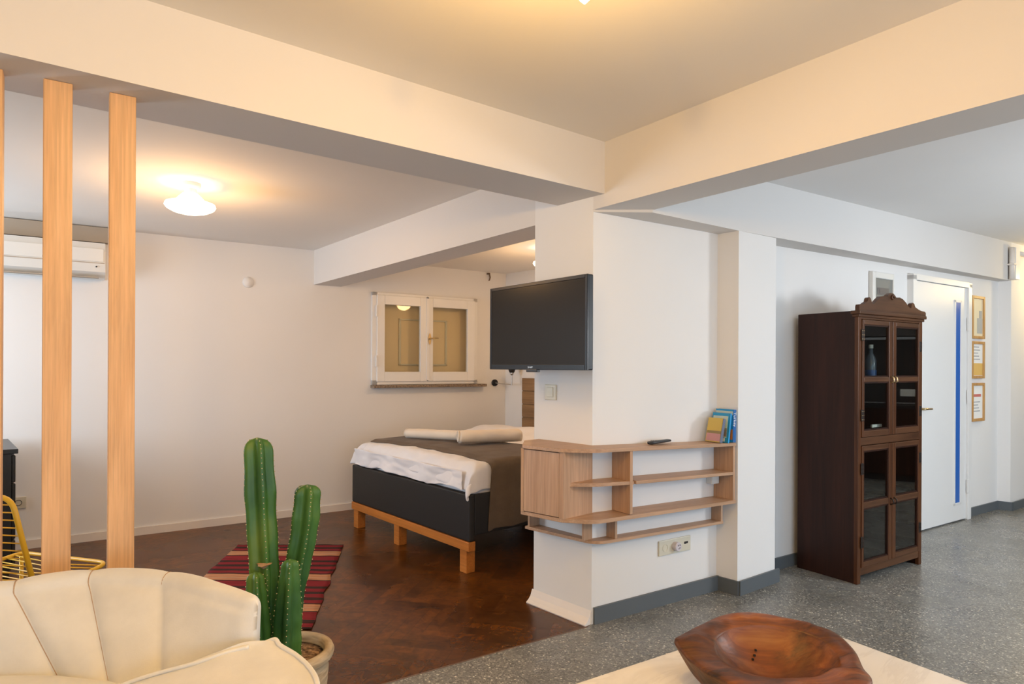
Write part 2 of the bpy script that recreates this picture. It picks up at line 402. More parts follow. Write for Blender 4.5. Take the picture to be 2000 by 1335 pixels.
# n>0 pushes away from the camera (dB rotated)
nB = (dB[1], -dB[0])
def Bp(s, n=0.0): return (P0[0]+dB[0]*s+nB[0]*n, P0[1]+dB[1]*s+nB[1]*n)
structure('trim_2', mprism([Bp(-6.3), Bp(3.36), Bp(3.50, t_), Bp(-6.3, t_)], zB, 2.66), M['beam'])
def Ap(s, n=0.0): return (A0[0]-dA[0]*s-dA[1]*n, A0[1]-dA[1]*s+dA[0]*n)
structure('trim_3', mprism([Ap(-0.02), Ap(4.5), Ap(4.5, 0.30), Ap(-0.02+0.0, 0.335)], 2.245, 2.70), M['beam'])
CI = (0.737, 3.395)
zC = lambda p: 2.165+0.0085*max(0, (p[0]-1.34))
bmC = bmesh.new()
prism(bmC, [CI, R1, R0, P0, Bp(0, 0.1)][:4], zC, 2.66)
prism(bmC, [R1, (4.767, 6.165), FC, W0, (1.35, 4.06), R0], [2.165, 2.194, 2.194, 2.165, 2.165, 2.165], 2.66)
structure('trim_4', bmC, M['beam'])

# ceilings
structure('ceiling', mprism([(0.47, 3.36), Bp(-6.3, 0.05), (5.2, -3.6), (-2.2, -3.6), (-3.3, -0.1), Ap(4.4, 0.05)], zMain, 3.1), M['ceil'])
structure('ceiling', mprism([Ap(0.0, 0.2), Bp(3.45, 0.1), (-5.5, 3.75), Ap(4.45, 0.2)], zBed, 2.9), M['ceil'])
structure('ceiling', mprism([Bp(0.02, 0.2), Bp(3.5, 0.2), (-0.1, 7.2), (0.3, 7.0), (1.6, 5.4), PN], 2.362, 2.9), M['ceil'])
structure('ceiling', mprism([(0.75, 3.36), Bp(-6.3, 0.2), (5.4, -3.6), (7.7, 1.2), (7.2, 8.0), (4.6, 6.3), (1.6, 4.2)], zRight, 2.95), paint('cool_ceiling_paint', (0.84, 0.83, 0.82)))

# bulkhead strip over the air conditioner, shade painted into its colour
bk = thing('curtain_bulkhead', 'boxed strip with shade painted beige under the ceiling above the air conditioner', 'bulkhead', (*along(LA, dL, 0.02), 0), dL)
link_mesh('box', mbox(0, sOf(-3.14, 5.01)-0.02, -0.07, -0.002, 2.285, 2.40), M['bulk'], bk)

# skirting
def skirting(name, pts, h, th, m, prof=None):
    bm = bmesh.new()
    for p, q in zip(pts, pts[1:]):
        d = unit((q[0]-p[0], q[1]-p[1]))
        prism(bm, [p, q, along(q, d, 0, th), along(p, d, 0, th)], 0.0, h)
    return structure(name, bm, m)
skirting('baseboard_left', [along(LA, dL, 0.1, -0.001), along(LD, dL, -0.02, -0.001)], 0.062, 0.016, M['trimwhite'])
skirting('baseboard_headboard', [along(LD, dH, 0.02, -0.001), along(HD, dH, -0.02, -0.001)], 0.062, 0.016, M['trimwhite'])
ga = 0.006
skirting('baseboard_right', [along(P0, unit((R0[0]-P0[0], R0[1]-P0[1])), 0.012), (R0[0]+0.004, R0[1]-0.006)], 0.088, 0.012, M['trimgrey'])
skirting('baseboard_right', [(R0[0], R0[1]), (R1[0]+0.006, R1[1]-0.008), (R2[0]+0.03, R2[1]+0.022)], 0.085, 0.011, M['trimgrey'])
dW = unit((FC[0]-W0[0], FC[1]-W0[1]))
skirting('baseboard_right', [along(W0, dW, 0.07), along(W0, dW, 1.97)], 0.08, 0.012, M['trimgrey'])
skirting('baseboard_far', [along(W0, dW, 3.07), FC, (FC1[0]+0.01, FC1[1]-0.008), FC2], 0.08, 0.012, M['trimgrey'])
# flared white skirting around the pillar's left face
bm = bmesh.new()
dP = unit((P0[0]-P1[0], P0[1]-P1[1]))
prof = [(0.0, 0.0), (0.046, 0.0), (0.048, 0.006), (0.030, 0.018), (0.014, 0.036), (0.006, 0.056), (0.0, 0.072)]
def flare(bm, p, q, prof):
    d = unit((q[0]-p[0], q[1]-p[1])); L = math.hypot(q[0]-p[0], q[1]-p[1])
    r = []
    for s in (0, L):
        r.append([bm.verts.new((*along(p, d, s, n), z)) for n, z in prof])
    for i in range(len(prof)): 
        j = (i+1) % len(prof); bm.faces.new((r[0][i], r[0][j], r[1][j], r[1][i]))
    bm.faces.new(r[0][::-1]); bm.faces.new(r[1])
flare(bm, along(P1, dP, -0.012), along(P0, dP, -0.004), prof)
structure('baseboard_pillar', bm, M['trimwhite'])

# ------------------------------------------------------------------ bedroom window in the left wall
fw = thing('window_1', None, None, (*along(LA, dL, ws0), 0), dL); fw['kind'] = 'structure'
Lw = ws1-ws0
z0w, z1w = 1.172, 2.062
fr = M['white']
link_mesh('window_frame', boxes([(0, 0.055, -0.03, 0.05, z0w, z1w), (Lw-0.05, Lw, -0.03, 0.05, z0w, z1w),
    (0.0, Lw, -0.03, 0.05, z0w, z0w+0.045), (0.0, Lw, -0.03, 0.05, z1w-0.035, z1w)], 0.003), fr, fw)
for (x0, x1, l, rr) in ((0.045, 0.575, 0.078, 0.075), (0.578, Lw-0.04, 0.06, 0.085)):
    sa = link_mesh('sash', boxes([(x0, x0+l, -0.045, 0.0, z0w+0.03, z1w-0.025), (x1-rr, x1, -0.045, 0.0, z0w+0.03, z1w-0.025),
        (x0+l, x1-rr, -0.045, 0.0, z0w+0.03, z0w+0.125), (x0+l, x1-rr, -0.045, 0.0, z1w-0.115, z1w-0.025)], 0.004), fr, fw)
    link_mesh('pane', mbox(x0+l-0.005, x1-rr+0.005, -0.022, -0.017, z0w+0.12, z1w-0.11), M['windowpane'], sa)
link_mesh('strike_strip', mbox(0.562, 0.592, -0.054, -0.045, z0w+0.04, z1w-0.03, bev=0.003), fr, fw)
hd = link_mesh('window_handle', mlathe([(0.001, 0), (0.014, 0.002), (0.016, 0.01)], 16), M['brass'], fw)
hd.data.transform(Matrix.Translation((0.592, -0.055, 1.625)) @ Matrix.Diagonal((1, 1, 1, 1)) @ Matrix.Rotation(math.pi/2, 4, 'X') @ Matrix.Diagonal((1, 3.6, 1, 1)))
link_mesh('handle_lever', mtube([(0.59, -0.06, 1.63), (0.59, -0.088, 1.63), (0.62, -0.092, 1.632), (0.675, -0.092, 1.634)], [0.007, 0.007, 0.0075, 0.0055], 10), M['brass'], hd, smooth=True)
for z in (1.40, 1.88):
    link_mesh('hinge', mbox(0.032, 0.046, -0.055, -0.03, z-0.055, z+0.055, bev=0.003), fr, fw)
link_mesh('latch', mlathe([(0.012, 0), (0.015, 0.008), (0.008, 0.02)], 14, (0.577, -0.045, z1w-0.035)), M['metal'], fw)
link_mesh('window_sill', mbox(-0.005, Lw+0.085, -0.09, 0.05, z0w-0.03, z0w-0.002, bev=0.004), M['granite'], fw)
# the room seen dimly behind the panes; thin frame is a reflection built as bars
tan = paint('tan_room_paint', (0.88, 0.72, 0.48))
link_mesh('reveal_back', mbox(-0.02, Lw+0.02, 0.13, 0.15, z0w-0.1, z1w+0.1), tan, fw)
link_mesh('reflected_frame', boxes([(0.34, 0.36, 0.115, 0.129, 1.36, 1.83), (0.86, 0.88, 0.115, 0.129, 1.36, 1.83), (0.34, 0.88, 0.115, 0.129, 1.36, 1.375), (0.34, 0.88, 0.115, 0.129, 1.815, 1.83)]), M['cream'], fw)

# ------------------------------------------------------------------ white door with a blue glass strip
dD = unit((DR[0]-DL[0], DR[1]-DL[1])); lD = math.hypot(DR[0]-DL[0], DR[1]-DL[1])
dr = thing('door_1', None, None, (*along(DL, dW, -0.10), 0), dW); dr['kind'] = 'structure'
DW = 0.98
link_mesh('door_frame', boxes([(0.0, 0.055, -0.012, 0.10, 0, 2.115), (DW+0.02, DW+0.085, -0.012, 0.10, 0, 2.115), (0.0, DW+0.085, -0.012, 0.10, 2.075, 2.125)], 0.003), M['white'], dr)
sx0, sx1 = 0.780, 0.868
link_mesh('door_leaf', boxes([(0.055, sx0, 0.005, 0.045, 0.012, 2.072), (sx1, DW+0.018, 0.005, 0.045, 0.012, 2.072), (sx0, sx1, 0.005, 0.045, 0.012, 0.17), (sx0, sx1, 0.005, 0.045, 1.935, 2.072)]), M['white'], dr)
link_mesh('glass_strip', mbox(sx0, sx1, 0.0025, 0.025, 0.17, 1.935), mat('blue_glass', (0.03, 0.14, 0.50), 0.25), dr)
link_mesh('strip_bead', boxes([(sx0-0.022, sx0, -0.001, 0.015, 0.15, 1.955), (sx1, sx1+0.022, -0.001, 0.015, 0.15, 1.955), (sx0-0.022, sx1+0.022, -0.001, 0.015, 0.148, 0.17), (sx0-0.022, sx1+0.022, -0.001, 0.015, 1.935, 1.957)], 0.002), M['white'], dr)
hh = link_mesh('door_handle', mtube([(0.115, 0.005, 1.02), (0.115, -0.045, 1.02), (0.135, -0.05, 1.02), (0.235, -0.05, 1.018)], [0.011, 0.009, 0.009, 0.008], 10), M['brass'], dr, smooth=True)
link_mesh('keyhole', mbox(0.105, 0.125, -0.002, 0.005, 0.955, 0.985, bev=0.002), M['cream'], dr)
for z in (0.3, 1.1, 1.75):
    link_mesh('hinge', mbox(DW+0.01, DW+0.03, -0.018, 0.0, z-0.06, z+0.06, bev=0.003), M['white'], dr)

# ------------------------------------------------------------------ timber posts under the front beam
dPost = unit((0.83, 0.56))
labels = ['rightmost of the three oak slat posts, nearest the lit ceiling lamp',
          'middle of the three oak slat posts under the front beam',
          'leftmost of the three oak slat posts, only a sliver showing']
for i, p in enumerate([(-1.322, 2.112), (-1.466, 2.012), (-1.610, 1.912)]):
    t = thing('timber_post', labels[i], 'post', (*p, 0), dPost, 'vertical oak posts of the room divider')
    link_mesh('post_shaft', mbox(0, 0.076, 0, 0.062, 0, 2.244, bev=0.002, seg=1), M['post'], t)

# ------------------------------------------------------------------ lamps
def flush_lamp(loc, zc, label, power, group):
    t = thing('ceiling_lamp', label, 'lamp', (loc[0], loc[1], zc), None, group)
    link_mesh('lamp_base', mlathe([(0.058, 0.0), (0.058, -0.02), (0.052, -0.03), (0.034, -0.034), (0.034, -0.062), (0.03, -0.066)], 28), M['plastic'], t, smooth=False)
    link_mesh('lamp_shade', mlathe([(0.028, -0.058), (0.042, -0.062), (0.066, -0.085), (0.085, -0.108), (0.115, -0.116), (0.138, -0.124), (0.142, -0.138), (0.132, -0.153), (0.10, -0.170), (0.055, -0.182), (0.012, -0.186)], 40), M['shade'], t, smooth=True)
    return t
flush_lamp((-1.952, 3.906), zBed((-1.952, 3.906))+0.001, 'white saucer-shaped glass ceiling lamp lit in the open bedroom area', 0, 'flush saucer ceiling lamps')
flush_lamp((0.315, 5.46), 2.363, 'white saucer-shaped ceiling lamp lit over the bed, half hidden by the pillar', 0, 'flush saucer ceiling lamps')
def pendant(x, y, tip, power, label):
    zc = zMain((x, y)); pl = thing('pendant_lamp', label, 'lamp', (x, y, zc), None, 'bare pointed pendant bulbs')
    dz = tip-zc
    link_mesh('ceiling_rose', mlathe([(0.05, 0.001), (0.05, -0.012), (0.02, -0.03)], 24), M['plastic'], pl, smooth=True)
    link_mesh('lamp_stem', mtube([(0, 0, -0.02), (0, 0, dz+0.135)], 0.006, 8), M['metal'], pl)
    link_mesh('lamp_bulb', mlathe([(0.012, dz+0.14), (0.016, dz+0.11), (0.034, dz+0.075), (0.036, dz+0.055), (0.026, dz+0.03), (0.012, dz+0.01), (0.002, dz)], 28), M['bulb'], pl, smooth=True)
    point_light('pendant_light', (x, y, tip-0.05), power, WARM, 0.05)
pendant(0.178, 1.62, 2.262, 26, 'glowing pointed bulb hanging at the top edge of the main ceiling')
pendant(-0.55, 0.15, 2.15, 40, 'added out-of-view pointed bulb lighting the armchair side of the living area')  # added lamp out of view, evens the warm light on beams and ceiling
pendant(1.20, 0.0, 2.15, 36, 'added out-of-view pointed bulb lighting the right of the living area')  # second added lamp out of view, for the right-hand beam
point_light('bedroom_lamp_light', (-1.952, 3.906, 2.32), 7, (1.0, 0.68, 0.36), 0.10)
point_light('bedroom_lamp_light', (-1.952, 3.906, 2.18), 20, (1.0, 0.54, 0.20), 0.09)
point_light('niche_lamp_light', (0.315, 5.46, 2.13), 17, (1.0, 0.58, 0.26), 0.09)
point_light('side_room_fill_light', (4.5, 2.7, 1.6), 138, (0.90, 0.95, 1.0), 0.25)  # added fill without a fixture, lifts the right-hand ceiling and walls
point_light('hall_lamp_light', (5.75, 6.25, 2.25), 26, (1.0, 0.72, 0.30), 0.08)

# ------------------------------------------------------------------ air conditioner
acs = sOf(-3.16, 5.0)
ac = thing('air_conditioner', 'white split air conditioner on the left wall behind the posts', 'air conditioner', (*along(LA, dL, acs-0.80), 0), dL)
def ac_prof(x):
    return [(x, 0.0, 2.005), (x, -0.12, 2.005), (x, -0.185, 2.045), (x, -0.20, 2.10), (x, -0.20, 2.20), (x, -0.175, 2.262), (x, -0.10, 2.275), (x, 0.0, 2.275)]
bm = bmesh.new()
a = [bm.verts.new(v) for v in ac_prof(0)]; b = [bm.verts.new(v) for v in ac_prof(0.80)]
for i in range(len(a)): bm.faces.new((a[i], a[(i+1) % len(a)], b[(i+1) % len(a)], b[i]))
bm.faces.new(a[::-1]); bm.faces.new(b)
link_mesh('casing', bm, M['plastic'], ac)
link_mesh('front_panel', mbox(0.01, 0.79, -0.208, -0.198, 2.118, 2.215, bev=0.003), M['plastic'], ac)
link_mesh('air_flap', mbox(0.04, 0.76, -0.186, -0.13, 2.000, 2.006), M['bulk'], ac)
link_mesh('panel_gap', mbox(0.005, 0.795, -0.204, -0.198, 2.106, 2.111), M['bulk'], ac)
link_mesh('status_light', mlathe([(0.006, 0), (0.006, 0.004)], 12), M['dark'], ac).data.transform(Matrix.Translation((0.745, -0.199, 2.082)) @ Matrix.Rotation(math.pi/2, 4, 'X'))
text_obj('logo', 'LG', 0.022, M['bulk'], ac, (0.43, -0.209, 2.128), FR)

# ------------------------------------------------------------------ wall plates and small fittings
def wall_thing(name, label, cat, p, d, group=None):
    return thing(name, label, cat, (p[0], p[1], 0), d, group)
t = wall_thing('blank_cover', 'round white blank cover high on the left wall', 'cover plate', (-2.283, 5.578), dL)
c = mlathe([(0.048, 0), (0.046, 0.006), (0.0, 0.009)], 28, capt=False); link_mesh('cover_disc', c, M['wall'], t, smooth=True).data.transform(Matrix.Translation((0, -0.0, 2.07)) @ Matrix.Rotation(math.pi/2, 4, 'X'))
def socket_face(t, x, z, m, r=0.018):
    o = link_mesh('socket_face', mlathe([(0.0215, 0.0), (0.0215, 0.003), (0.0185, 0.003), (0.0175, -0.004), (0.0, -0.004)], 24, capt=False, capb=False), m, t, smooth=False)
    o.data.transform(Matrix.Translation((x, -0.009, z)) @ Matrix.Rotation(math.pi/2, 4, 'X')); return o
t = wall_thing('wall_outlet', 'cream single power outlet low on the left wall beside the black dresser', 'outlet', (-3.625, 4.692), dL)
link_mesh('plate', mbox(0, 0.078, -0.009, 0.0, 0.30, 0.385, bev=0.003), M['cream'], t); socket_face(t, 0.032, 0.343, M['dark'])
dR = unit((R0[0]-P0[0], R0[1]-P0[1]))
t = wall_thing('outlet_strip', 'three-gang outlet strip low on the pillar wall under the shelf', 'outlet', (0.832, 3.657), dR)
link_mesh('plate', mbox(0, 0.262, -0.010, 0.0, 0.280, 0.366, bev=0.003), M['cream'], t); socket_face(t, 0.048, 0.323, M['cream'])
ad = link_mesh('travel_adapter', mlathe([(0.026, 0.0), (0.026, 0.028), (0.022, 0.032), (0.0, 0.032)], 24, capt=False), mat('lilac_white', (0.62, 0.58, 0.62), 0.3), t)
ad.data.transform(Matrix.Translation((0.128, -0.008, 0.323)) @ Matrix.Rotation(math.pi/2, 4, 'X'))
link_mesh('adapter_holes', boxes([(0.119, 0.123, -0.0412, -0.039, 0.328, 0.337), (0.134, 0.138, -0.0412, -0.039, 0.328, 0.337), (0.126, 0.130, -0.0412, -0.039, 0.310, 0.316), (0.134, 0.138, -0.0412, -0.039, 0.314, 0.322)]), M['dark'], ad)
link_mesh('data_port', boxes([(0.205, 0.222, -0.0115, -0.009, 0.322, 0.336), (0.224, 0.236, -0.0115, -0.009, 0.324, 0.336)]), M['dark'], t)
t = wall_thing('light_switch', 'white rocker light switch on the pillar below the television', 'switch', (0.191, 3.646), dP)
link_mesh('plate', mbox(0, 0.088, -0.009, 0.0, 1.166, 1.252, bev=0.004), M['cream'], t)
link_mesh('rocker', mbox(0.020, 0.068, -0.014, -0.008, 1.182, 1.238, bev=0.003), M['cream'], t)
t = wall_thing('junction_box', 'small square white junction box on the recess wall within the shelf', 'junction box', along(P0, dR, 0.898), dR)
link_mesh('box_body', mbox(0, 0.063, -0.045, 0.0, 0.655, 0.712, bev=0.003), M['plastic'], t)
link_mesh('box_cap', mbox(0.004, 0.059, -0.048, -0.044, 0.659, 0.708, bev=0.002), M['plastic'], t)
t = wall_thing('curtain_hook', 'small brown metal hook hanging at the niche ceiling edge', 'hook', (-0.262, 6.909), dL)
hk = mat('brown_hook_metal', (0.16, 0.10, 0.06), 0.5, 0.3)
link_mesh('hook_bracket', mbox(-0.018, 0.008, -0.035, 0.0, 2.335, 2.35, bev=0.003), hk, t)
link_mesh('hook_arm', mtube([(-0.005, -0.04, 2.335), (0.0, -0.045, 2.30), (-0.006, -0.04, 2.27), (-0.014, -0.035, 2.268)], [0.008, 0.008, 0.007, 0.005], 8), hk, t)

# swing-arm wall lamp by the headboard
t = wall_thing('swing_wall_lamp', 'wall lamp with round black base and thin swing arm beside the window', 'lamp', (-0.19, 6.955), dL)
o = link_mesh('wall_base', mlathe([(0.036, 0), (0.036, 0.018), (0.030, 0.024), (0, 0.024)], 28, capt=False), M['black'], t)
o.data.transform(Matrix.Translation((0, 0, 1.178)) @ Matrix.Rotation(math.pi/2, 4, 'X'))
link_mesh('swing_arm', mtube([(0.0, -0.02, 1.176), (0.02, -0.10, 1.172), (0.055, -0.26, 1.162)], 0.0055, 8), M['metal'], t)
link_mesh('upright_arm', mtube([(0.055, -0.26, 1.155), (0.055, -0.26, 1.272)], 0.006, 8), M['metal'], t)
link_mesh('joint', mlathe([(0.004, 1.258), (0.012, 1.266), (0.022, 1.28), (0.022, 1.29), (0.008, 1.294)], 14, (0.055, -0.26, 0)), M['metal'], t)
link_mesh('lamp_head', mlathe([(0.02, 1.285), (0.03, 1.30), (0.055, 1.38), (0.053, 1.38), (0.028, 1.30)], 20, (0.055, -0.26, 0), capb=True, capt=False), M['black'], t)

# ------------------------------------------------------------------ television
dT = unit((0.484, -0.623))
tv = thing('television', 'black flat screen television on a wall arm beside the pillar', 'television', (-0.126, 3.690, 0), dT)
TW, zt0, zt1 = 0.789, 1.335, 1.795
link_mesh('tv_housing', mbox(0, TW, 0.004, 0.040, zt0, zt1, bev=0.006), mat('tv_housing_black', (0.010, 0.014, 0.020), 0.38, spec=0.35), tv)
link_mesh('bezel', boxes([(0, 0.016, -0.002, 0.01, zt0, zt1), (TW-0.016, TW, -0.002, 0.01, zt0, zt1), (0.016, TW-0.016, -0.002, 0.01, zt1-0.018, zt1), (0.016, TW-0.016, -0.002, 0.01, zt0, zt0+0.028)], 0.002), M['gloss'], tv)
link_mesh('screen', mbox(0.015, TW-0.015, 0.0005, 0.008, zt0+0.026, zt1-0.016), M['screen'], tv)
link_mesh('rear_bulge', mbox(0.08, TW-0.08, 0.038, 0.075, zt0+0.04, zt1-0.09, bev=0.012), M['black'], tv)
link_mesh('sensor_block', mbox(0.33, 0.42, -0.004, 0.02, zt0-0.012, zt0+0.004, bev=0.003), M['black'], tv)
text_obj('logo', 'SHARP', 0.014, M['metal'], tv, (0.365, -0.0026, zt0+0.013), FR)
link_mesh('wall_arm', boxes([(0.36, 0.56, 0.075, 0.085, 1.47, 1.67), (0.42, 0.47, 0.084, 0.26, 1.55, 1.59)], 0.003), M['iron'], tv)

# ------------------------------------------------------------------ wrap-around wooden shelf
rzR = math.atan2(dR[1], dR[0])
def rl(p):                                                    # world plan -> shelf frame (origin P0, X along the pillar wall)
    x, y = p[0]-P0[0], p[1]-P0[1]; return (x*dR[0]+y*dR[1], -x*dR[1]+y*dR[0])
sh = thing('corner_shelf', 'light oak shelf unit wrapped round the pillar corner', 'shelf', (P0[0], P0[1], 0), dR)
lp1 = rl(P1); g = 0.002
dLf = unit(lp1)                                               # along the left face, away from the corner
nLf = (-dLf[1], dLf[0])                                       # outwards from the left face
if nLf[0] > 0: nLf = (-nLf[0], -nLf[1])
def lf(a, n): return (dLf[0]*a+nLf[0]*n, dLf[1]*a+nLf[1]*n)
def board(name, front, back, z, th, k=0.0, m='shelf'):
    f = lambda q: z-k*max(q[0], 0)
    bm = bmesh.new(); prism(bm, front+back, lambda q: f(q)-th, f)
    es = [e for e in bm.edges]
    bmesh.ops.bevel(bm, geom=es, offset=0.0015, segments=1, affect='EDGES')
    return link_mesh(name, bm, M[m], sh)
XE = 0.983
def rounded(pts, i, r=0.05, n=5):
    p = Vector(pts[i]); a = Vector(pts[i-1]); b = Vector(pts[i+1])
    s = p+(a-p).normalized()*r; e = p+(b-p).normalized()*r
    return [tuple((1-u)**2*s+2*u*(1-u)*p+u*u*e) for u in [k/n for k in range(n+1)]]
backP = [(XE, -g), (g*0.5, -g), lf(0.40, g)]
tf = [rl((0.070, 3.60)), rl((0.056, 3.401)), rl((0.246, 3.237)), rl((0.442, 3.224)), (XE, -0.150)]
board('top_board', [tf[0], tf[1], tf[2]]+rounded(tf, 3, 0.07)+[tf[4]], backP, 0.940, 0.019, 0.033)
bf = [rl((0.062, 3.62)), rl((0.050, 3.428)), rl((0.253, 3.247)), rl((0.424, 3.213)), (XE, -0.150)]
board('bottom_board', [bf[0], bf[1], bf[2]]+rounded(bf, 3, 0.07)+[bf[4]], backP, 0.587, 0.020, 0.016)
mf = [lf(0.004, 0.205), rl((0.300, 3.268)), rl((0.441, 3.262)), (0.165, -0.142)]
board('middle_shelf', [mf[0], mf[1]]+rounded(mf, 2, 0.05)+[mf[3]], [(0.165, -g), (g*0.5, -g), lf(0.004, g)], 0.763, 0.018, 0.027)
board('middle_shelf', [(0.18, -0.142), (XE-0.018, -0.142)], [(XE-0.018, -g), (0.18, -g)], 0.763, 0.018, 0.027)
rf = [lf(0.425, 0.085), rl((0.400, 3.345)), rl((0.463, 3.326)), (0.965, -0.075)]
board('lower_rail', [rf[0]]+rounded(rf, 1, 0.03)+rounded(rf, 2, 0.03)+[rf[3]], [(0.965, -g), (g*0.5, -g), lf(0.425, g)], 0.452, 0.016, 0.018)
def panel(name, p, q, z0, z1, th, m='shelfv'):                # upright panel between plan points p and q
    d = unit((q[0]-p[0], q[1]-p[1])); bm = bmesh.new()
    prism(bm, [p, q, (q[0]-d[1]*th, q[1]+d[0]*th), (p[0]-d[1]*th, p[1]+d[0]*th)], z0, z1)
    return link_mesh(name, bm, M[m], sh)
panel('divider', (0.138, -0.140), (0.138, -g), 0.587, 0.918, -0.018)
panel('end_panel', (XE-0.018, -0.142), (XE-0.018, -g), 0.571, 0.893, -0.018)
panel('rail_post', (0.10, -0.068), (0.10, -g), 0.449, 0.567, -0.016)
panel('rail_post', (0.945, -0.072), (0.945, -g), 0.434, 0.554, -0.016)
panel('rail_post', lf(0.010, 0.066), lf(0.010, g), 0.452, 0.567, -0.014)
panel('rail_post', lf(0.405, 0.080), lf(0.405, g), 0.452, 0.567, -0.014)
# closed cupboard on the left face
cA, cB = lf(0.012, g), rl((0.250, 3.247)); cC = rl((0.064, 3.407)); cD_ = lf(0.37, g)
panel('cupboard_side', cB, cA, 0.587, 0.921, -0.016)
panel('cupboard_side', cD_, cC, 0.587, 0.921, -0.016)
dd = unit((cC[0]-cB[0], cC[1]-cB[1]))
do = panel('cupboard_door', (cC[0]-dd[0]*0.002, cC[1]-dd[1]*0.002), (cB[0]+dd[0]*0.014, cB[1]+dd[1]*0.014), 0.592, 0.916, 0.016)
panel('cupboard_stile', (cB[0]+dd[0]*0.012, cB[1]+dd[1]*0.012), cB, 0.587, 0.921, 0.014)

# remote control
rm = thing('remote_control', 'slim black remote control lying on the oak shelf', 'remote control', (*along(P0, dR, 0.335, 0.075), 0.9295), unit((0.80, 0.62)))
bm = bmesh.new()
def rem(u, v):
    q = 2*math.pi*v; L = 0.185; x = u*L; w_ = 0.022*(1-0.25*abs(u-0.4)); h_ = 0.009*(1-0.3*u)
    e = 0.3 if u in (0.0, 1.0) else 1
    c_, s_ = math.cos(q), math.sin(q)
    return (x, w_*e*math.copysign(abs(c_)**0.6, c_), h_*(1+e*math.copysign(abs(s_)**0.6, s_))+0.008*u)
grid(bm, 14, 17, rem); 
link_mesh('remote_body', bm, M['black'], rm, smooth=True)
link_mesh('buttons', boxes([(0.03+0.02*i, 0.038+0.02*i, -0.012+0.009*j, -0.007+0.009*j, 0.015, 0.0205-0.0004*i) for i in range(6) for j in range(3)]), mat('rubber_grey', (0.12, 0.12, 0.12), 0.6), rm)

# books leaning in the shelf corner
def book(name, label, p, lean, W_, H_, T_, d, cover, spine, parts, z=0.910, spine_text=None):
    t = thing(name, label, 'book', (p[0], p[1], z), d, 'books leaning against the pilaster on the shelf')
    t.rotation_euler = (0, lean, math.atan2(d[1], d[0]))
    # local: X = thickness direction (towards the pilaster), -Y... cover faces -X side ; width along Y
    link_mesh('pages', mbox(0.002, T_-0.002, -W_/2+0.004, W_/2-0.002, 0.001, H_-0.002), M['paper'], t)
    link_mesh('cover', boxes([(0, 0.002, -W_/2, W_/2, 0, H_), (T_-0.002, T_, -W_/2, W_/2, 0, H_), (0, T_, -W_/2, -W_/2+0.003, 0, H_)]), cover, t)
    link_mesh('spine', mbox(0, T_, -W_/2-0.001, -W_/2+0.001, 0, H_), spine, t)
    for (n_, y0, y1, z0, z1, mm) in parts:
        link_mesh(n_, mbox(-0.0012, 0.0005, y0, y1, z0, z1), mm, t)
    if spine_text:
        text_obj('spine_title', spine_text, 0.030, M['paper'], t, (T_/2, -W_/2-0.0015, H_*0.70), (math.pi/2, math.pi/2, 0))
    return t
bl1 = mat('bright_blue_cover', (0.02, 0.30, 0.62), 0.35); bl2 = mat('deep_blue_cover', (0.02, 0.13, 0.40), 0.35)
org = mat('orange_print', (0.62, 0.20, 0.04), 0.5); pale = mat('pale_print', (0.55, 0.66, 0.62), 0.5)
yl = mat('yellow_cover', (0.62, 0.46, 0.11), 0.5); pink = mat('pink_print', (0.55, 0.30, 0.33), 0.6)
gy = mat('grey_blue_spine', (0.13, 0.15, 0.22), 0.5); olive = mat('olive_print', (0.28, 0.22, 0.10), 0.6)
dBk = unit((0.66, 0.35))
bk3 = along(R0, dR, -0.042, 0.085)
book('book', 'tall deep blue guidebook nearest the pilaster, white spine title', bk3, math.radians(1.5), 0.125, 0.192, 0.026, dR, bl1, bl2,
     [('cover_photo', -0.06, 0.05, 0.015, 0.075, org), ('cover_band', -0.06, 0.06, 0.16, 0.182, pale)], 0.912, 'Turkey')
bk2 = along(R0, dR, -0.092, 0.088)
book('book', 'medium bright blue guidebook in the middle with a pale cover panel', bk2, math.radians(8), 0.125, 0.173, 0.014, dR, bl1, bl1,
     [('cover_panel', -0.05, 0.055, 0.03, 0.155, pale), ('cover_photo', -0.05, 0.02, 0.035, 0.085, org), ('sticker', -0.04, -0.01, 0.006, 0.026, M['paper'])], 0.912)
bk1 = along(R0, dR, -0.150, 0.088)
book('book', 'small yellow book in front with pink lower cover and grey spine', bk1, math.radians(13), 0.105, 0.142, 0.022, dR, yl, gy,
     [('cover_photo', -0.05, 0.048, 0.006, 0.05, pink), ('cover_band', -0.05, 0.048, 0.05, 0.066, olive)], 0.917)

# ------------------------------------------------------------------ dark glazed cabinet
dK = unit((0.84, 0.5426))
cb = thing('display_cabinet', 'tall dark wooden glazed cabinet with carved crest by the white door', 'cabinet', (2.151, 4.045, 0), dK)
KW, KD, KH = 0.80, 0.392, 1.712
link_mesh('side_panel', mbox(0, 0.022, 0.0, KD, 0, KH, bev=0.003), M['cab'], cb)
link_mesh('side_panel', mbox(KW-0.022, KW, 0.0, KD, 0, KH, bev=0.003), M['cab'], cb)
link_mesh('back_panel', mbox(0.02, KW-0.02, KD-0.015, KD, 0.06, KH), M['cabin'], cb)
link_mesh('top_panel', mbox(0.02, KW-0.02, 0.0, KD, KH-0.025, KH), M['cab'], cb)
link_mesh('cabinet_shelf', mbox(0.02, KW-0.02, 0.03, KD-0.015, 0.88, 0.90), M['cabin'], cb)
link_mesh('cabinet_shelf', mbox(0.02, KW-0.02, 0.04, KD-0.015, 1.27, 1.285), M['cabin'], cb)
link_mesh('cabinet_shelf', mbox(0.02, KW-0.02, 0.04, KD-0.015, 0.50, 0.515), M['cabin'], cb)
link_mesh('bottom_panel', mbox(0.02, KW-0.02, 0.0, KD, 0.065, 0.085), M['cabin'], cb)
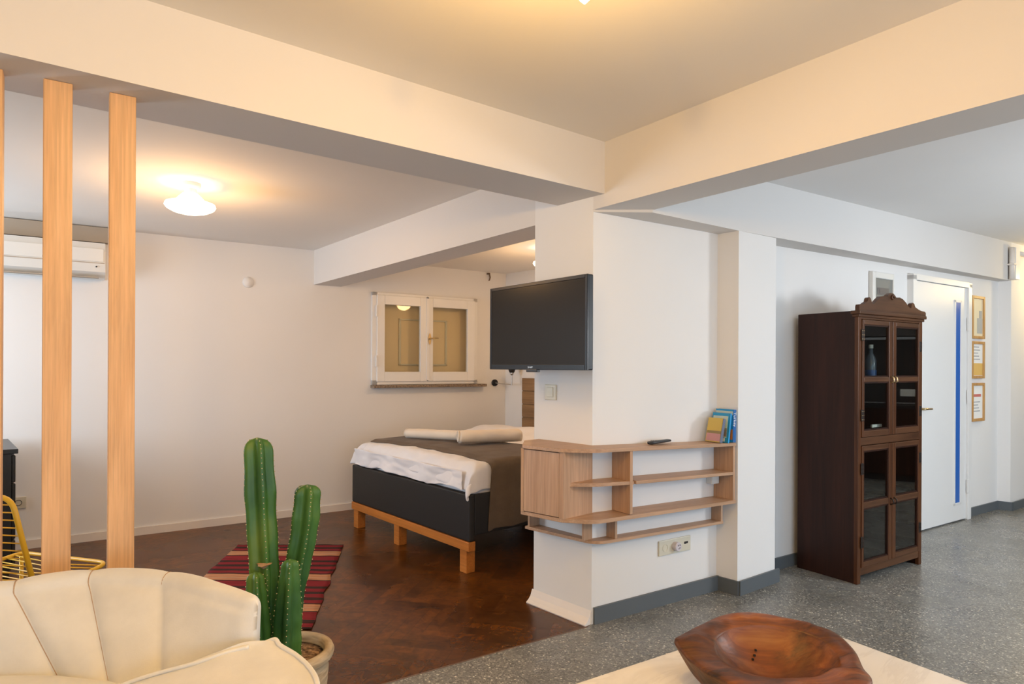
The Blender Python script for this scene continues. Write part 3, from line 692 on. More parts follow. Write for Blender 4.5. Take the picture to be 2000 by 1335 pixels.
parts('face_post', [(-0.004, 0.034, -0.022, 0.003, 0, KH-0.01), (KW-0.034, KW+0.004, -0.022, 0.003, 0, KH-0.01)], M['cabfront'], cb, 0.003)
parts('face_rail', [(0.034, KW-0.034, -0.020, 0.003, 1.66, KH), (0.034, KW-0.034, -0.020, 0.003, 0.865, 0.915), (0.034, KW-0.034, -0.020, 0.003, 0.05, 0.098)], M['cabfronth'], cb, 0.003)
# carved crest
crest = [(-0.02, 0.03), (-0.015, 0.043), (0.03, 0.046), (0.05, 0.056), (0.075, 0.066), (0.085, 0.088), (0.098, 0.094), (0.112, 0.088), (0.128, 0.06), (0.145, 0.055),
         (0.165, 0.064), (0.20, 0.088), (0.235, 0.108), (0.275, 0.114), (0.31, 0.112), (0.325, 0.124), (0.35, 0.137), (0.385, 0.137), (0.41, 0.124), (0.425, 0.112),
         (0.47, 0.115), (0.51, 0.106), (0.55, 0.086), (0.585, 0.06), (0.61, 0.05), (0.622, 0.055), (0.628, 0.082), (0.642, 0.09), (0.66, 0.084), (0.675, 0.062), (0.72, 0.048), (0.76, 0.04), (0.805, 0.038), (0.82, 0.03)]
bm = bmesh.new()
bot = [(x, 1.70) for x, _ in crest]
fa = [[bm.verts.new((x, y, 1.705+z)) for x, z in crest] for y in (-0.036, -0.010)]
fbm = [[bm.verts.new((x, y, 1.70)) for x, _ in crest] for y in (-0.036, -0.010)]
for i in range(len(crest)-1):
    bm.faces.new((fa[0][i], fa[0][i+1], fbm[0][i+1], fbm[0][i])); bm.faces.new((fa[1][i+1], fa[1][i], fbm[1][i], fbm[1][i+1]))
    bm.faces.new((fa[0][i], fa[1][i], fa[1][i+1], fa[0][i+1])); bm.faces.new((fbm[0][i], fbm[0][i+1], fbm[1][i+1], fbm[1][i]))
bm.faces.new((fa[0][0], fbm[0][0], fbm[1][0], fa[1][0])); bm.faces.new((fa[0][-1], fa[1][-1], fbm[1][-1], fbm[0][-1]))
link_mesh('crest_board', bm, M['cabfronth'], cb)
link_mesh('cornice', boxes([(-0.022, KW+0.022, -0.042, 0.02, 1.690, 1.712), (-0.012, KW+0.012, -0.032, 0.015, 1.672, 1.690)], 0.004), M['cabfronth'], cb)
o = link_mesh('carved_scroll', mtube([(0.37+0.02*(1-a/9)*math.cos(a*0.8), -0.040, 1.81+0.02*(1-a/9)*math.sin(a*0.8)) for a in range(9)], 0.006, 8), M['cabfront'], cb, smooth=True)
def cab_door(x0, x1, z0, z1, px0, px1, panes, knob_x):
    dr_ = link_mesh('cabinet_door', boxes([(x0, px0, -0.028, -0.004, z0, z1), (px1, x1, -0.028, -0.004, z0, z1)], 0.003), M['cabfront'], cb)
    rails = []
    zs = [z0]+[v for p in panes for v in p]+[z1]
    for a, b in zip(zs[0::2], zs[1::2]): rails.append((px0, px1, -0.027, -0.005, a, b))
    parts('door_rail', rails, M['cabfronth'], dr_, 0.003)
    for a, b in panes:
        link_mesh('pane', mbox(px0-0.003, px1+0.003, -0.018, -0.015, a-0.003, b+0.003), M['glasspane'], dr_)
        link_mesh('pane_bead', boxes([(px0, px0+0.009, -0.024, -0.013, a, b), (px1-0.009, px1, -0.024, -0.013, a, b), (px0, px1, -0.024, -0.013, a, a+0.009), (px0, px1, -0.024, -0.013, b-0.009, b)]), M['cab'], dr_)
    zc = sum(panes[0])/2+ (panes[0][1]-panes[0][0])/2+0.013
    tube_b = mtube([(knob_x, -0.028, zc+0.02), (knob_x, -0.045, zc+0.012), (knob_x+0.004, -0.047, zc-0.012), (knob_x, -0.028, zc-0.02)], 0.005, 8)
    link_mesh('door_pull', tube_b, M['oldbrass'] if z0 > 0.8 else M['iron'], dr_, smooth=True)
    return dr_
d1 = cab_door(0.036, 0.397, 0.918, 1.657, 0.058, 0.355, [(0.957, 1.265), (1.295, 1.628)], 0.378)
d2 = cab_door(0.403, KW-0.036, 0.918, 1.657, 0.445, 0.742, [(0.957, 1.265), (1.295, 1.628)], 0.420)
d3 = cab_door(0.036, 0.397, 0.100, 0.862, 0.058, 0.355, [(0.132, 0.468), (0.507, 0.83)], 0.378)
d4 = cab_door(0.403, KW-0.036, 0.100, 0.862, 0.445, 0.742, [(0.132, 0.468), (0.507, 0.83)], 0.420)
for dr_, x, zz, mm in ((d1, 0.036, (1.055, 1.56), 'oldbrass'), (d2, KW-0.036, (1.06, 1.50), 'iron'), (d3, 0.036, (0.26, 0.72), 'iron'), (d4, KW-0.036, (0.26, 0.74), 'iron')):
    for z in zz:
        bm = bmesh.new(); box(bm, x-0.014, x+0.014, -0.031, -0.026, z-0.036, z+0.036, bev=0.002)
        for i in range(3):
            for s_ in (-1, 1):
                cx_, cz_ = x+s_*0.0085, z+(i-1)*0.026
                box(bm, cx_-0.0022, cx_+0.0022, -0.0335, -0.0312, cz_-0.0022, cz_+0.0022, mi=1)
        link_mesh('hinge', bm, None, dr_, mats=[M['iron'], M['oldbrass'] if mm == 'oldbrass' else M['iron']])
# things kept in the cabinet
t = thing('glass_bottle', 'clear bottle with a blue label inside the cabinet', 'bottle', (2.151+dK[0]*0.33-dK[1]*0.078, 4.045+dK[1]*0.33+dK[0]*0.078, 1.2855))
link_mesh('bottle_body', mlathe([(0.030, 0), (0.033, 0.005), (0.033, 0.115), (0.026, 0.14), (0.013, 0.165), (0.012, 0.20)], 24), mat('pale_glass', (0.13, 0.15, 0.19), 0.12), t, smooth=True)
link_mesh('bottle_label', mlathe([(0.0342, 0.01), (0.0342, 0.055)], 24, capb=False, capt=False), mat('blue_label', (0.03, 0.09, 0.28), 0.5), t, smooth=True)
link_mesh('bottle_cap', mlathe([(0.014, 0.198), (0.014, 0.222)], 16), M['paper'], t)
t = thing('folded_paper', 'small white card behind the lower pane of the cabinet upper left door', 'card', (2.151+dK[0]*0.285-dK[1]*0.042, 4.045+dK[1]*0.285+dK[0]*0.042, 0.901), dK)
link_mesh('card', mbox(-0.02, 0.10, -0.01, 0.0, 0.062, 0.082, bev=0.001), M['paper'], t)
link_mesh('card_stand', mbox(-0.01, 0.09, 0.0, 0.05, 0.0, 0.066), M['cabin'], t)

# ------------------------------------------------------------------ meter box, framed prints, pipe
t = wall_thing('meter_box', 'white electrical meter box with grey window above the cabinet', 'meter box', along(W0, dW, (2.745-W0[0])*dW[0]+(4.927-W0[1])*dW[1]), dW)
link_mesh('meter_body', boxes([(0, 0.045, -0.035, -0.001, 1.72, 2.095), (0.305, 0.325, -0.035, -0.001, 1.72, 2.095), (0.045, 0.305, -0.035, -0.001, 2.045, 2.095), (0.045, 0.305, -0.035, -0.001, 1.72, 1.76)], 0.006), M['plastic'], t)
link_mesh('meter_window', mbox(0.045, 0.305, -0.026, -0.003, 1.76, 2.045), mat('smoked_cover', (0.20, 0.21, 0.20), 0.25), t)
link_mesh('breaker', boxes([(0.11, 0.19, -0.029, -0.026, 1.93, 1.965), (0.08, 0.25, -0.0275, -0.026, 1.92, 1.975)]), mat('breaker_grey', (0.13, 0.12, 0.12), 0.5), t)
def framed(label, s, z0, z1, paper, art):
    t = wall_thing('picture_frame', label, 'picture', along(W0, dW, s, 0.001), dW, 'framed notices beside the white door')
    W_ = 0.262
    link_mesh('frame', boxes([(0, 0.026, -0.024, 0, z0, z1), (W_-0.026, W_, -0.024, 0, z0, z1), (0.026, W_-0.026, -0.024, 0, z1-0.026, z1), (0.026, W_-0.026, -0.024, 0, z0, z0+0.026)], 0.003), M['frameoak'], t)
    link_mesh('notice_sheet', mbox(0.026, W_-0.026, -0.012, -0.004, z0+0.026, z1-0.026), paper, t)
    for nm, x0, x1, a, b, mm in art: link_mesh(nm, mbox(x0, x1, -0.0135, -0.012, z0+a, z0+b), mm, t)
    return t
tx = [('text_lines', 0.05, 0.05+0.13-0.02*(i % 3), 0.09+0.028*i, 0.098+0.028*i, M['ink']) for i in range(8)]
cp = mat('cream_print', (0.80, 0.70, 0.48), 0.6)
s_f = (4.215-W0[0])*dW[0]+(5.847-W0[1])*dW[1]
framed('topmost of the three oak-framed notices beside the white door', s_f, 1.628, 2.022, cp, [('city_drawing', 0.12, 0.225, 0.05, 0.19, mat('grey_print', (0.45, 0.45, 0.42), 0.7)), ('city_drawing', 0.16, 0.215, 0.19, 0.26, mat('grey_print', (0.42, 0.42, 0.40), 0.7))])
framed('middle oak-framed notice, paper with a golden lower third', s_f, 1.262, 1.604, M['paper'], [('golden_band', 0.03, 0.235, 0.03, 0.14, mat('golden_print', (0.75, 0.48, 0.14), 0.6))]+[x for x in tx if x[3] > 0.15])
framed('lowest oak-framed notice, text page with a red heading strip', s_f+0.003, 0.868, 1.222, M['paper'], [('red_heading', 0.05, 0.20, 0.225, 0.25, mat('red_print', (0.60, 0.18, 0.15), 0.6))]+[x for x in tx if x[3] < 0.19])
t = wall_thing('wall_pipe', 'white painted pipe and bracket on the beam end at far right', 'pipe', (4.70, 6.125), unit((3.09, 2.087)))
link_mesh('pipe_vertical', mtube([(0.0, -0.035, 2.20), (0.0, -0.035, 2.50)], 0.022, 12), M['trimwhite'], t, smooth=True)
link_mesh('pipe_box', mbox(0.02, 0.12, -0.06, -0.005, 2.20, 2.50, bev=0.004), M['white'], t)
link_mesh('pipe_horizontal', mtube([(0.10, -0.035, 2.46), (1.2, -0.035, 2.46)], 0.020, 12), M['trimwhite'], t, smooth=True)
link_mesh('pipe_bracket', mbox(-0.035, 0.03, -0.065, -0.004, 2.33, 2.345, bev=0.002), M['trimwhite'], t)

# ------------------------------------------------------------------ bed
u_ = unit((1.075, -1.27))
bd = thing('bed', 'double bed with black side panels on orange wooden legs', 'bed', (-1.345, 5.440, 0), u_)
BW, BL = 1.665, 1.985
link_mesh('footboard', mbox(0, BW, 0, 0.045, 0.212, 0.522, bev=0.012, seg=3), M['bedblack'], bd)
link_mesh('side_rail', mbox(BW-0.04, BW-0.005, 0.045, BL, 0.25, 0.515, bev=0.006), M['bedblack'], bd)
link_mesh('side_rail', mbox(0.005, 0.04, 0.045, BL, 0.25, 0.515, bev=0.006), M['bedblack'], bd)
link_mesh('base_rail', mbox(0.0, BW-0.005, -0.004, 0.052, 0.150, 0.211, bev=0.004), M['orangewood'], bd)
for x in (0.025, 0.69, BW-0.115):
    link_mesh('leg', mbox(x, x+0.075, 0.005, 0.075, 0, 0.151, bev=0.003), M['orangewood'], bd)
for x in (0.025, BW-0.115):
    link_mesh('leg', mbox(x, x+0.075, BL-0.12, BL-0.05, 0, 0.26, bev=0.003), M['orangewood'], bd)
link_mesh('mattress', mbox(0.045, BW-0.045, 0.05, BL-0.01, 0.36, 0.625, bev=0.05, seg=4), M['duvet'], bd, smooth=True)
hb = link_mesh('headboard', mbox(-0.10, BW+0.02, BL+0.012, BL+0.02, 0.50, 1.232), M['headboard'], bd)
parts('headboard_plank', [(-0.10, BW+0.02, BL, BL+0.012, 0.55+0.138*i, 0.55+0.130+0.138*i) for i in range(5)], M['headboard'], hb, 0.003)

def drape_obj(name, label, cat, fn, nu, nv, m, thick=0.012, loc=(-1.345, 5.440, 0), d=u_, **kw):
    bm = bmesh.new(); grid(bm, nu, nv, fn)
    o = link_mesh(name, bm, m, smooth=True, loc=loc, rz=math.atan2(d[1], d[0]))
    md = o.modifiers.new('thick', 'SOLIDIFY'); md.thickness = thick; md.offset = -1
    sb = o.modifiers.new('sub', 'SUBSURF'); sb.levels = 1; sb.render_levels = 2
    tag(o, label, cat, **kw); return o
def nz(x, y, s, seed=0): return noise.noise(Vector((x*s, y*s, seed)))
def edge_drop(a, over, r=0.05):
    # a = distance past the edge (negative inside); returns (outward, drop)
    if a <= -r: return a, 0.0
    q = (a+r)
    ang = min(q/r, math.pi/2) if q < r*math.pi/2 else math.pi/2
    if q < r*math.pi/2: return -r+r*math.sin(q/r), r*(1-math.cos(q/r))
    return 0.0, r+(q-r*math.pi/2)
def duvet(u, v):
    # u across the bed, v from foot edge towards head
    foot = 0.105+0.022*math.sin(u*8)+0.02*nz(u, 0, 5, 3)
    left, right = 0.10, 0.14
    x = -left+u*(BW+left+right); y = -foot+v*(1.52+foot)
    ax = x-BW+0.01 if x > BW/2 else -x+0.01
    ox, dx_ = edge_drop(ax, 0); oy, dy_ = edge_drop(-y+0.03, 0, 0.07)
    X = (BW-0.01+ox) if x > BW/2 else 0.01-ox
    Y = 0.03-oy
    Z = 0.705+0.02*math.sin(math.pi*u)-max(dx_, dy_)-0.25*min(dx_, dy_)
    if dy_ > 0.05: Y += -0.012+0.006*math.sin(x*17+2*nz(x, 0, 3))-0.045*min(1, (dy_-0.05)/0.1)*0.35
    Z += 0.014*nz(x, y, 5, 1)+0.009*nz(x, y, 13, 2)+0.07*max(0, min(1, (v-0.5)/0.35))**1.5
    if dx_ > 0: X += 0.01*math.sin(y*30)*(1 if x > BW/2 else -1)
    if u < 0.12 and v < 0.15: X -= 0.10*(1-u/0.12)*(1-v/0.15); Y += 0.02
    return (X, Y, Z)
drape_obj('duvet', 'crumpled white duvet covering the bed and spilling over the foot', 'duvet', duvet, 70, 60, M['duvet'], 0.02)
def duvet_fold(u, v):
    x = 0.04+u*(BW-0.12); w2 = 0.03*math.sin(u*11+1)+0.03*nz(u, 1, 7, 9)
    z = 0.665-v*(0.145+w2); y = -0.030+0.010*math.sin(v*math.pi*0.9)+0.010*math.sin(u*22+v*3)+0.01*nz(u*3, v, 4, 5)
    return (x, y+0.03, max(z, 0.53))
drape_obj('duvet_under_layer', 'lower white sheet layer tucked behind the black footboard', 'sheet', duvet_fold, 60, 10, M['duvet'], 0.008)
def throw(u, v):
    # u: across from left edge to right hem, v: foot side to head side
    x = 0.05+u*(BW+0.39); y = 0.135+v*0.62+0.045*math.sin(u*2.5)
    ax = x-BW-0.005
    ox, dx_ = edge_drop(ax, 0, 0.06)
    X = (BW+0.012+ox) if x > BW/2 else x
    if x <= BW/2: X = x
    Z = 0.728+0.020*math.sin(math.pi*min(1, max(0, x/BW)))-dx_
    Z += 0.010*nz(x, y, 5, 1)+0.004*nz(x, y, 14, 2)+0.009*max(0, v)
    if dx_ > 0.05: X += 0.010*math.sin(y*24)*min(1, dx_/0.3); y += -0.13*max(0, 0.5-v)*(dx_/0.45)*0.5+dx_*0.05
    if v < 0.04: Z -= 0.012
    return (X, y, Z)
drape_obj('throw_blanket', 'dark brown throw blanket across the foot of the bed', 'blanket', throw, 60, 30, M['throw'], 0.012)
def roll_towel(label, p, q, r, seed, flat=0.85):
    t = thing('rolled_towel', label, 'towel', (-1.345, 5.440, 0), u_, 'rolled cream towels on the bed')
    p, q = Vector(p), Vector(q); d = (q-p); L = d.length; d.normalize(); s = Vector((0, 0, 1)).cross(d)
    bm = bmesh.new()
    def fn(a, b):
        th = 2*math.pi*b
        e = 1.0 if 0.03 < a < 0.97 else 0.90
        rr = r*e*(1+0.06*noise.noise(Vector((a*5, math.cos(th)*1.2, math.sin(th)+seed))))
        return p+d*(L*a)+s*(rr*1.1*math.cos(th))+Vector((0, 0, rr*flat*(1+math.sin(th))))
    V_ = grid(bm, 24, 25, fn)
    bm.faces.new([V_[0][j] for j in range(24)]); bm.faces.new([V_[-1][j] for j in range(24)][::-1])
    link_mesh('towel_body', bm, M['towel'], t, smooth=True)
    # visible spiral of the roll end
    pts = []
    for k in range(46):
        a = k/45; th = a*5.2*math.pi; rr = r*(0.92-0.72*a)
        pts.append(p-d*0.004+s*(rr*1.1*math.cos(th))+Vector((0, 0, r*flat+rr*flat*math.sin(th))))
    link_mesh('rolled_edge', mtube(pts, 0.006, 6), M['towel'], t, smooth=True)
    return t
roll_towel('long rolled towel lying across the brown throw, left one', (0.30, 0.36, 0.748), (0.86, 0.52, 0.764), 0.046, 1)
roll_towel('rolled towel with its spiral end facing the foot, right one', (0.98, 0.40, 0.762), (1.20, 0.84, 0.766), 0.058, 4)
def pillow(label, cx_, cy_, zc):
    t = thing('pillow', label, 'pillow', (-1.345, 5.440, 0), u_, 'white pillows at the headboard')
    bm = bmesh.new()
    for s in (1, -1):
        def fn(a, b, s=s):
            x, y = a*2-1, b*2-1; h = max(0, (1-x**4)*(1-y**4))**0.5
            return (cx_+0.34*x, cy_+0.22*y, zc+0.08*s*h+0.12*(y+1)/2)
        grid(bm, 16, 14, fn)
    bmesh.ops.remove_doubles(bm, verts=bm.verts, dist=0.0005)
    link_mesh('pillow_body', bm, M['duvet'], t, smooth=True); return t
pillow('white pillow against the plank headboard, just showing beside the pillar', 1.15, 1.74, 0.80)

# ------------------------------------------------------------------ rug
rg = mat('striped_kilim', (0.4, 0.1, 0.1), 0.95, spec=0.1)
v = coords(rg); sp = N(rg, 'ShaderNodeSeparateXYZ'); LK(rg, v, sp.inputs[0])
wob = noise_tex(rg, coords(rg, (3, 8, 1)), 1.0, 3)
yy = math_n(rg, 'ADD', sp.outputs[1], math_n(rg, 'MULTIPLY', wob, 0.035))
fr1 = math_n(rg, 'FRACT', math_n(rg, 'MULTIPLY', yy, 1/0.52))
RED, DK_, TN, CR = (0.23, 0.025, 0.030), (0.055, 0.028, 0.024), (0.52, 0.25, 0.13), (0.42, 0.28, 0.18)
stripes = ramp(rg, fr1, [(0.0, RED), (0.09, DK_), (0.12, TN), (0.20, CR), (0.22, TN), (0.33, DK_), (0.37, RED), (0.46, DK_), (0.54, RED), (0.64, DK_), (0.72, RED), (0.82, DK_), (0.90, RED)], 'CONSTANT')
fine = ramp(rg, noise_tex(rg, coords(rg, (3, 160, 1)), 1.0, 2), [(0.35, (0.6, 0.6, 0.6)), (0.6, (1.05, 1.05, 1.05))])
setcol(rg, mixc(rg, 1.0, stripes, fine, 'MULTIPLY'))
bump(rg, noise_tex(rg, coords(rg), 300, 2), 0.5, 0.003)
RA, RB, RC, RD = (-2.052, 4.842), (-1.262, 4.855), (-1.020, 3.305), (-1.830, 3.15)
bm = bmesh.new()
def rugf(a, b):
    wv_ = 0.018*nz(a*2, b*4, 2.5, 3)
    p = Vector(RA)*(1-a)*(1-b)+Vector(RB)*a*(1-b)+Vector(RC)*a*b+Vector(RD)*(1-a)*b
    return (p.x-(-1.5)+(wv_ if a > 0.9 or a < 0.1 else 0), p.y-4.0+0.01*nz(a*5, b, 2, 1), 0.006+0.003*nz(a*4, b*8, 2, 7))
grid(bm, 24, 50, rugf)
ro = link_mesh('striped_rug', bm, rg, smooth=True, loc=(-1.5, 4.0, 0))
md = ro.modifiers.new('thick', 'SOLIDIFY'); md.thickness = 0.005; md.offset = 0
tag(ro, 'red, black and tan striped woven rug on the parquet behind the cactus', 'rug')

# ------------------------------------------------------------------ cactus in a stone pot
ct = thing('potted_cactus', 'tall ribbed green cactus with four stems in a sandy stone pot', 'cactus', (-0.83, 2.40, 0))
stone = mat('sandstone_pot', (0.50, 0.38, 0.24), 0.85)
setcol(stone, ramp(stone, noise_tex(stone, coords(stone, (12, 12, 70)), 1.0, 5), [(0.3, (0.33, 0.24, 0.14)), (0.7, (0.62, 0.48, 0.31))])); bump(stone, noise_tex(stone, coords(stone, (10, 10, 80)), 1, 4), 0.6, 0.004)
link_mesh('pot', mlathe([(0.095, 0.0), (0.125, 0.06), (0.142, 0.15), (0.148, 0.225), (0.143, 0.245), (0.150, 0.256), (0.164, 0.268), (0.168, 0.284), (0.162, 0.298), (0.148, 0.303), (0.136, 0.298), (0.132, 0.284), (0.130, 0.255)], 48, capt=False), stone, ct, smooth=True)
soil = mat('gravel_soil', (0.25, 0.14, 0.08), 0.95)
setcol(soil, ramp(soil, noise_tex(soil, coords(soil), 60, 3), [(0.35, (0.08, 0.04, 0.02)), (0.65, (0.42, 0.26, 0.15))])); bump(soil, noise_tex(soil, coords(soil), 60, 3), 1.0, 0.01)
link_mesh('soil', mlathe([(0.131, 0.268), (0.09, 0.276), (0.04, 0.280), (0.0, 0.280)], 32, capb=True, capt=False), soil, ct, smooth=True)
green = mat('cactus_skin', (0.06, 0.20, 0.05), 0.42, spec=0.4)
gv = noise_tex(green, coords(green, (6, 6, 3)), 1.0, 4)
setcol(green, ramp(green, gv, [(0.3, (0.014, 0.070, 0.018)), (0.5, (0.055, 0.150, 0.026)), (0.7, (0.150, 0.240, 0.040))]))
spine = mat('areole', (0.62, 0.52, 0.30), 0.8)
def stem(pts, radii, ribs=5, ph=0.3, dead=False):
    n = 46
    def P(a): return crv(pts, a)
    def R(a):
        k = len(radii)-1; x = a*k; i = min(k-1, int(x)); f = x-i
        return radii[i]*(1-f)+radii[i+1]*f
    def prof(q):                                     # deep rounded ribs
        return 0.60+0.40*((1+math.cos(q*ribs))/2)**1.25
    bm = bmesh.new(); rings = []; L = (P(1)-P(0)).length
    seg = ribs*10
    for i in range(n+1):
        a = i/n; c_ = P(a); r_ = R(a)*(1+0.03*math.sin(a*37+ph)+0.03*noise.noise(Vector((a*6, ph, 1))))
        rem_ = (1-a)*L
        tipr = R(1)
        if rem_ < tipr*1.3: r_ *= max(0.02, math.sqrt(max(0, 1-((1-rem_/(tipr*1.3))**2))))
        rings.append([bm.verts.new(c_+Vector((math.cos(q+ph), math.sin(q+ph), 0))*r_*prof(q)) for q in [2*math.pi*k/seg for k in range(seg)]])
    for A, B in zip(rings, rings[1:]):
        for k in range(seg): bm.faces.new((A[k], A[(k+1) % seg], B[(k+1) % seg], B[k]))
    bm.faces.new(rings[-1])
    st = link_mesh('stem', bm, green, ct, smooth=True)
    bs = bmesh.new(); m_ = int(L/0.018)
    for r_i in range(ribs):
        q = 2*math.pi*r_i/ribs
        for i in range(1, m_):
            a = i/m_; rem_ = (1-a)*L; r_ = R(a)
            if rem_ < R(1)*1.3: r_ *= math.sqrt(max(0, 1-((1-rem_/(R(1)*1.3))**2)))
            c_ = P(a)+Vector((math.cos(q+ph), math.sin(q+ph), 0))*(r_*1.01)
            s = 0.0022
            bmesh.ops.create_icosphere(bs, subdivisions=0+1, radius=s, matrix=Matrix.Translation(c_))
    sp_ = link_mesh('areoles', bs, spine, st); sp_['kind'] = 'stuff'
    return st
ox, oy = 0.83, -2.40
stem([(-0.935+ox, 2.42+oy, 0.26), (-0.93+ox, 2.43+oy, 0.50), (-0.950+ox, 2.44+oy, 0.80), (-0.967+ox, 2.45+oy, 1.078)], [0.052, 0.050, 0.058, 0.059, 0.054], 5, -0.97)
stem([(-0.850+ox, 2.46+oy, 0.26), (-0.835+ox, 2.47+oy, 0.50), (-0.800+ox, 2.48+oy, 0.72), (-0.785+ox, 2.48+oy, 0.895)], [0.042, 0.044, 0.054, 0.055, 0.052], 5, -0.95)
stem([(-0.915+ox, 2.345+oy, 0.26), (-0.922+ox, 2.345+oy, 0.42), (-0.930+ox, 2.345+oy, 0.60)], [0.052, 0.046, 0.028], 4, -1.05)
stem([(-0.825+ox, 2.37+oy, 0.26), (-0.815+ox, 2.36+oy, 0.45), (-0.806+ox, 2.355+oy, 0.645)], [0.054, 0.048, 0.028], 4, -1.30)
link_mesh('withered_flower', mlathe([(0.004, 0), (0.018, 0.012), (0.026, 0.016), (0.004, 0.02)], 9, (-0.915+ox, 2.385+oy, 0.60), fn=lambda q, z: 1+0.3*math.sin(q*3)), mat('withered', (0.45, 0.27, 0.15), 0.9), ct)

# ------------------------------------------------------------------ cream channel-tufted armchair
sf = thing('armchair', 'cream velvet armchair with channel-stitched curved back', 'armchair')
topc = [(-1.62, 1.30, 0.700), (-1.60, 1.52, 0.725), (-1.525, 1.69, 0.735), (-1.393, 1.805, 0.738), (-1.235, 1.882, 0.742), (-1.014, 1.868, 0.742), (-0.835, 1.778, 0.741), (-0.680, 1.690, 0.738)]
basec = [(-1.62, 1.36, 0.50), (-1.58, 1.50, 0.50), (-1.46, 1.70, 0.51), (-1.215, 1.735, 0.50), (-1.060, 1.70, 0.50), (-0.912, 1.675, 0.52), (-0.78, 1.675, 0.56), (-0.680, 1.670, 0.59)]
seams = [0, 1/7, 2/7, 3/7, 4/7, 5/7, 1.0]
tk = [0.0, 1/7, 2/7, 3/7, 4/7, 5/7, 1.0]
bm = bmesh.new()
ctr = Vector((-1.13, 1.25))
def back(u, v):
    T = crv(topc, u); B = crv(basec, u)
    # bulge between seams
    k = 0
    while k < len(seams)-2 and u > seams[k+1]: k += 1
    f = (u-seams[k])/(seams[k+1]-seams[k]); bul = (1-abs(2*f-1)**3.2)*0.026-0.008
    if k == 5: bul = (1-abs(2*f-1)**6)*0.020-0.006
    out = Vector((T.x-ctr.x, T.y-ctr.y, 0)).normalized()
    if u > 0.965: bul *= math.sqrt(max(0.0, 1-((u-0.965)/0.035)**2))
    th = 0.06-0.025*max(0, (u-0.8)/0.2)
    e = math.sqrt(max(0.0, 1-((u-0.965)/0.035)**2)) if u > 0.965 else 1.0
    if v < 0.55:
        w_ = v/0.55; p = B.lerp(T, w_); p.z = B.z+(T.z-0.03-B.z)*w_
        p -= out*bul*min(1, (1-w_)*6+0.5); return p+out*(1-e)*th/2
    if v < 0.80:
        a = (v-0.55)/0.25*math.pi
        c_ = T+out*(th/2); 
        return Vector((c_.x, c_.y, T.z-0.03))-out*e*(th/2+bul*0.5*(1+math.cos(a))/2)*math.cos(a)+Vector((0, 0, (0.03+bul*0.25)*math.sin(a)*(0.3+0.7*e)))
    w_ = (v-0.80)/0.20
    return Vector((T.x, T.y, 0))+out*((th-0.03*w_)*e+(1-e)*th/2)+Vector((0, 0, (T.z-0.03)*(1-w_)+0.14*w_))
V_ = grid(bm, 150, 44, back)
end = [V_[-1][j] for j in range(44)]
for j in range(22): 
    a_, b_, c_, d_ = end[j], end[j+1], end[42-j], end[43-j]
    q_ = [v for i_, v in enumerate((a_, b_, c_, d_)) if v not in (a_, b_, c_, d_)[:i_]]
    if len(q_) >= 3: bm.faces.new(q_)
bk_o = link_mesh('backrest', bm, M['sofa'], sf, smooth=True)
thr = mat('stitching_thread', (0.42, 0.29, 0.19), 0.9)
for s in seams[1:-1]:
    pts = []
    for j in range(0, 33):
        v_ = 0.02+0.70*j/32; p = Vector(back(s, v_)); pts.append(p)
    link_mesh('seam', mtube(pts, 0.0022, 6), thr, bk_o)
# right arm: broad padded top with piping, sloping in towards the seat
outer = [(-0.665, 1.655, 0.626), (-0.640, 1.672, 0.629), (-0.612, 1.672, 0.638), (-0.590, 1.650, 0.632), (-0.535, 1.608, 0.626), (-0.485, 1.550, 0.624), (-0.445, 1.480, 0.623), (-0.425, 1.40, 0.621), (-0.42, 1.25, 0.616), (-0.44, 1.05, 0.606)]
inner = [(-0.665, 1.640, 0.634), (-0.72, 1.628, 0.624), (-0.78, 1.610, 0.608), (-0.85, 1.606, 0.590), (-0.90, 1.605, 0.576), (-0.955, 1.600, 0.558), (-0.99, 1.58, 0.546), (-1.0, 1.52, 0.541), (-0.98, 1.30, 0.536), (-0.95, 1.05, 0.531)]
bm = bmesh.new()
def arm(u, v):
    O = crv(outer, u); I = crv(inner, u)
    p = I.lerp(O, v); p.z += 0.018*math.sin(math.pi*v)*min(1, u*6); return p
A_ = grid(bm, 50, 14, arm)
ar = link_mesh('arm_pad', bm, M['sofa'], sf, smooth=True)
bm = bmesh.new()
grid(bm, 50, 10, lambda u, v: crv(outer, u)+Vector(((0.012 if u < 0.25 else 0.02)*math.sin(v*math.pi)*0.8, 0.008*math.sin(v*math.pi), -v*(crv(outer, u).z-0.14))))
grid(bm, 50, 6, lambda u, v: crv(inner, u)+Vector((0, -0.0*v, -v*0.14)))
link_mesh('arm_body', bm, M['sofa'], sf, smooth=True)
link_mesh('piping', mtube([crv(outer, k/79)+Vector((0.001, 0, 0.003)) for k in range(80)], 0.0058, 8), M['piping'], ar, smooth=True)
link_mesh('piping', mtube([crv(inner, k/59)+Vector((0, -0.003, 0.003)) for k in range(60)], 0.005, 8), M['piping'], ar, smooth=True)
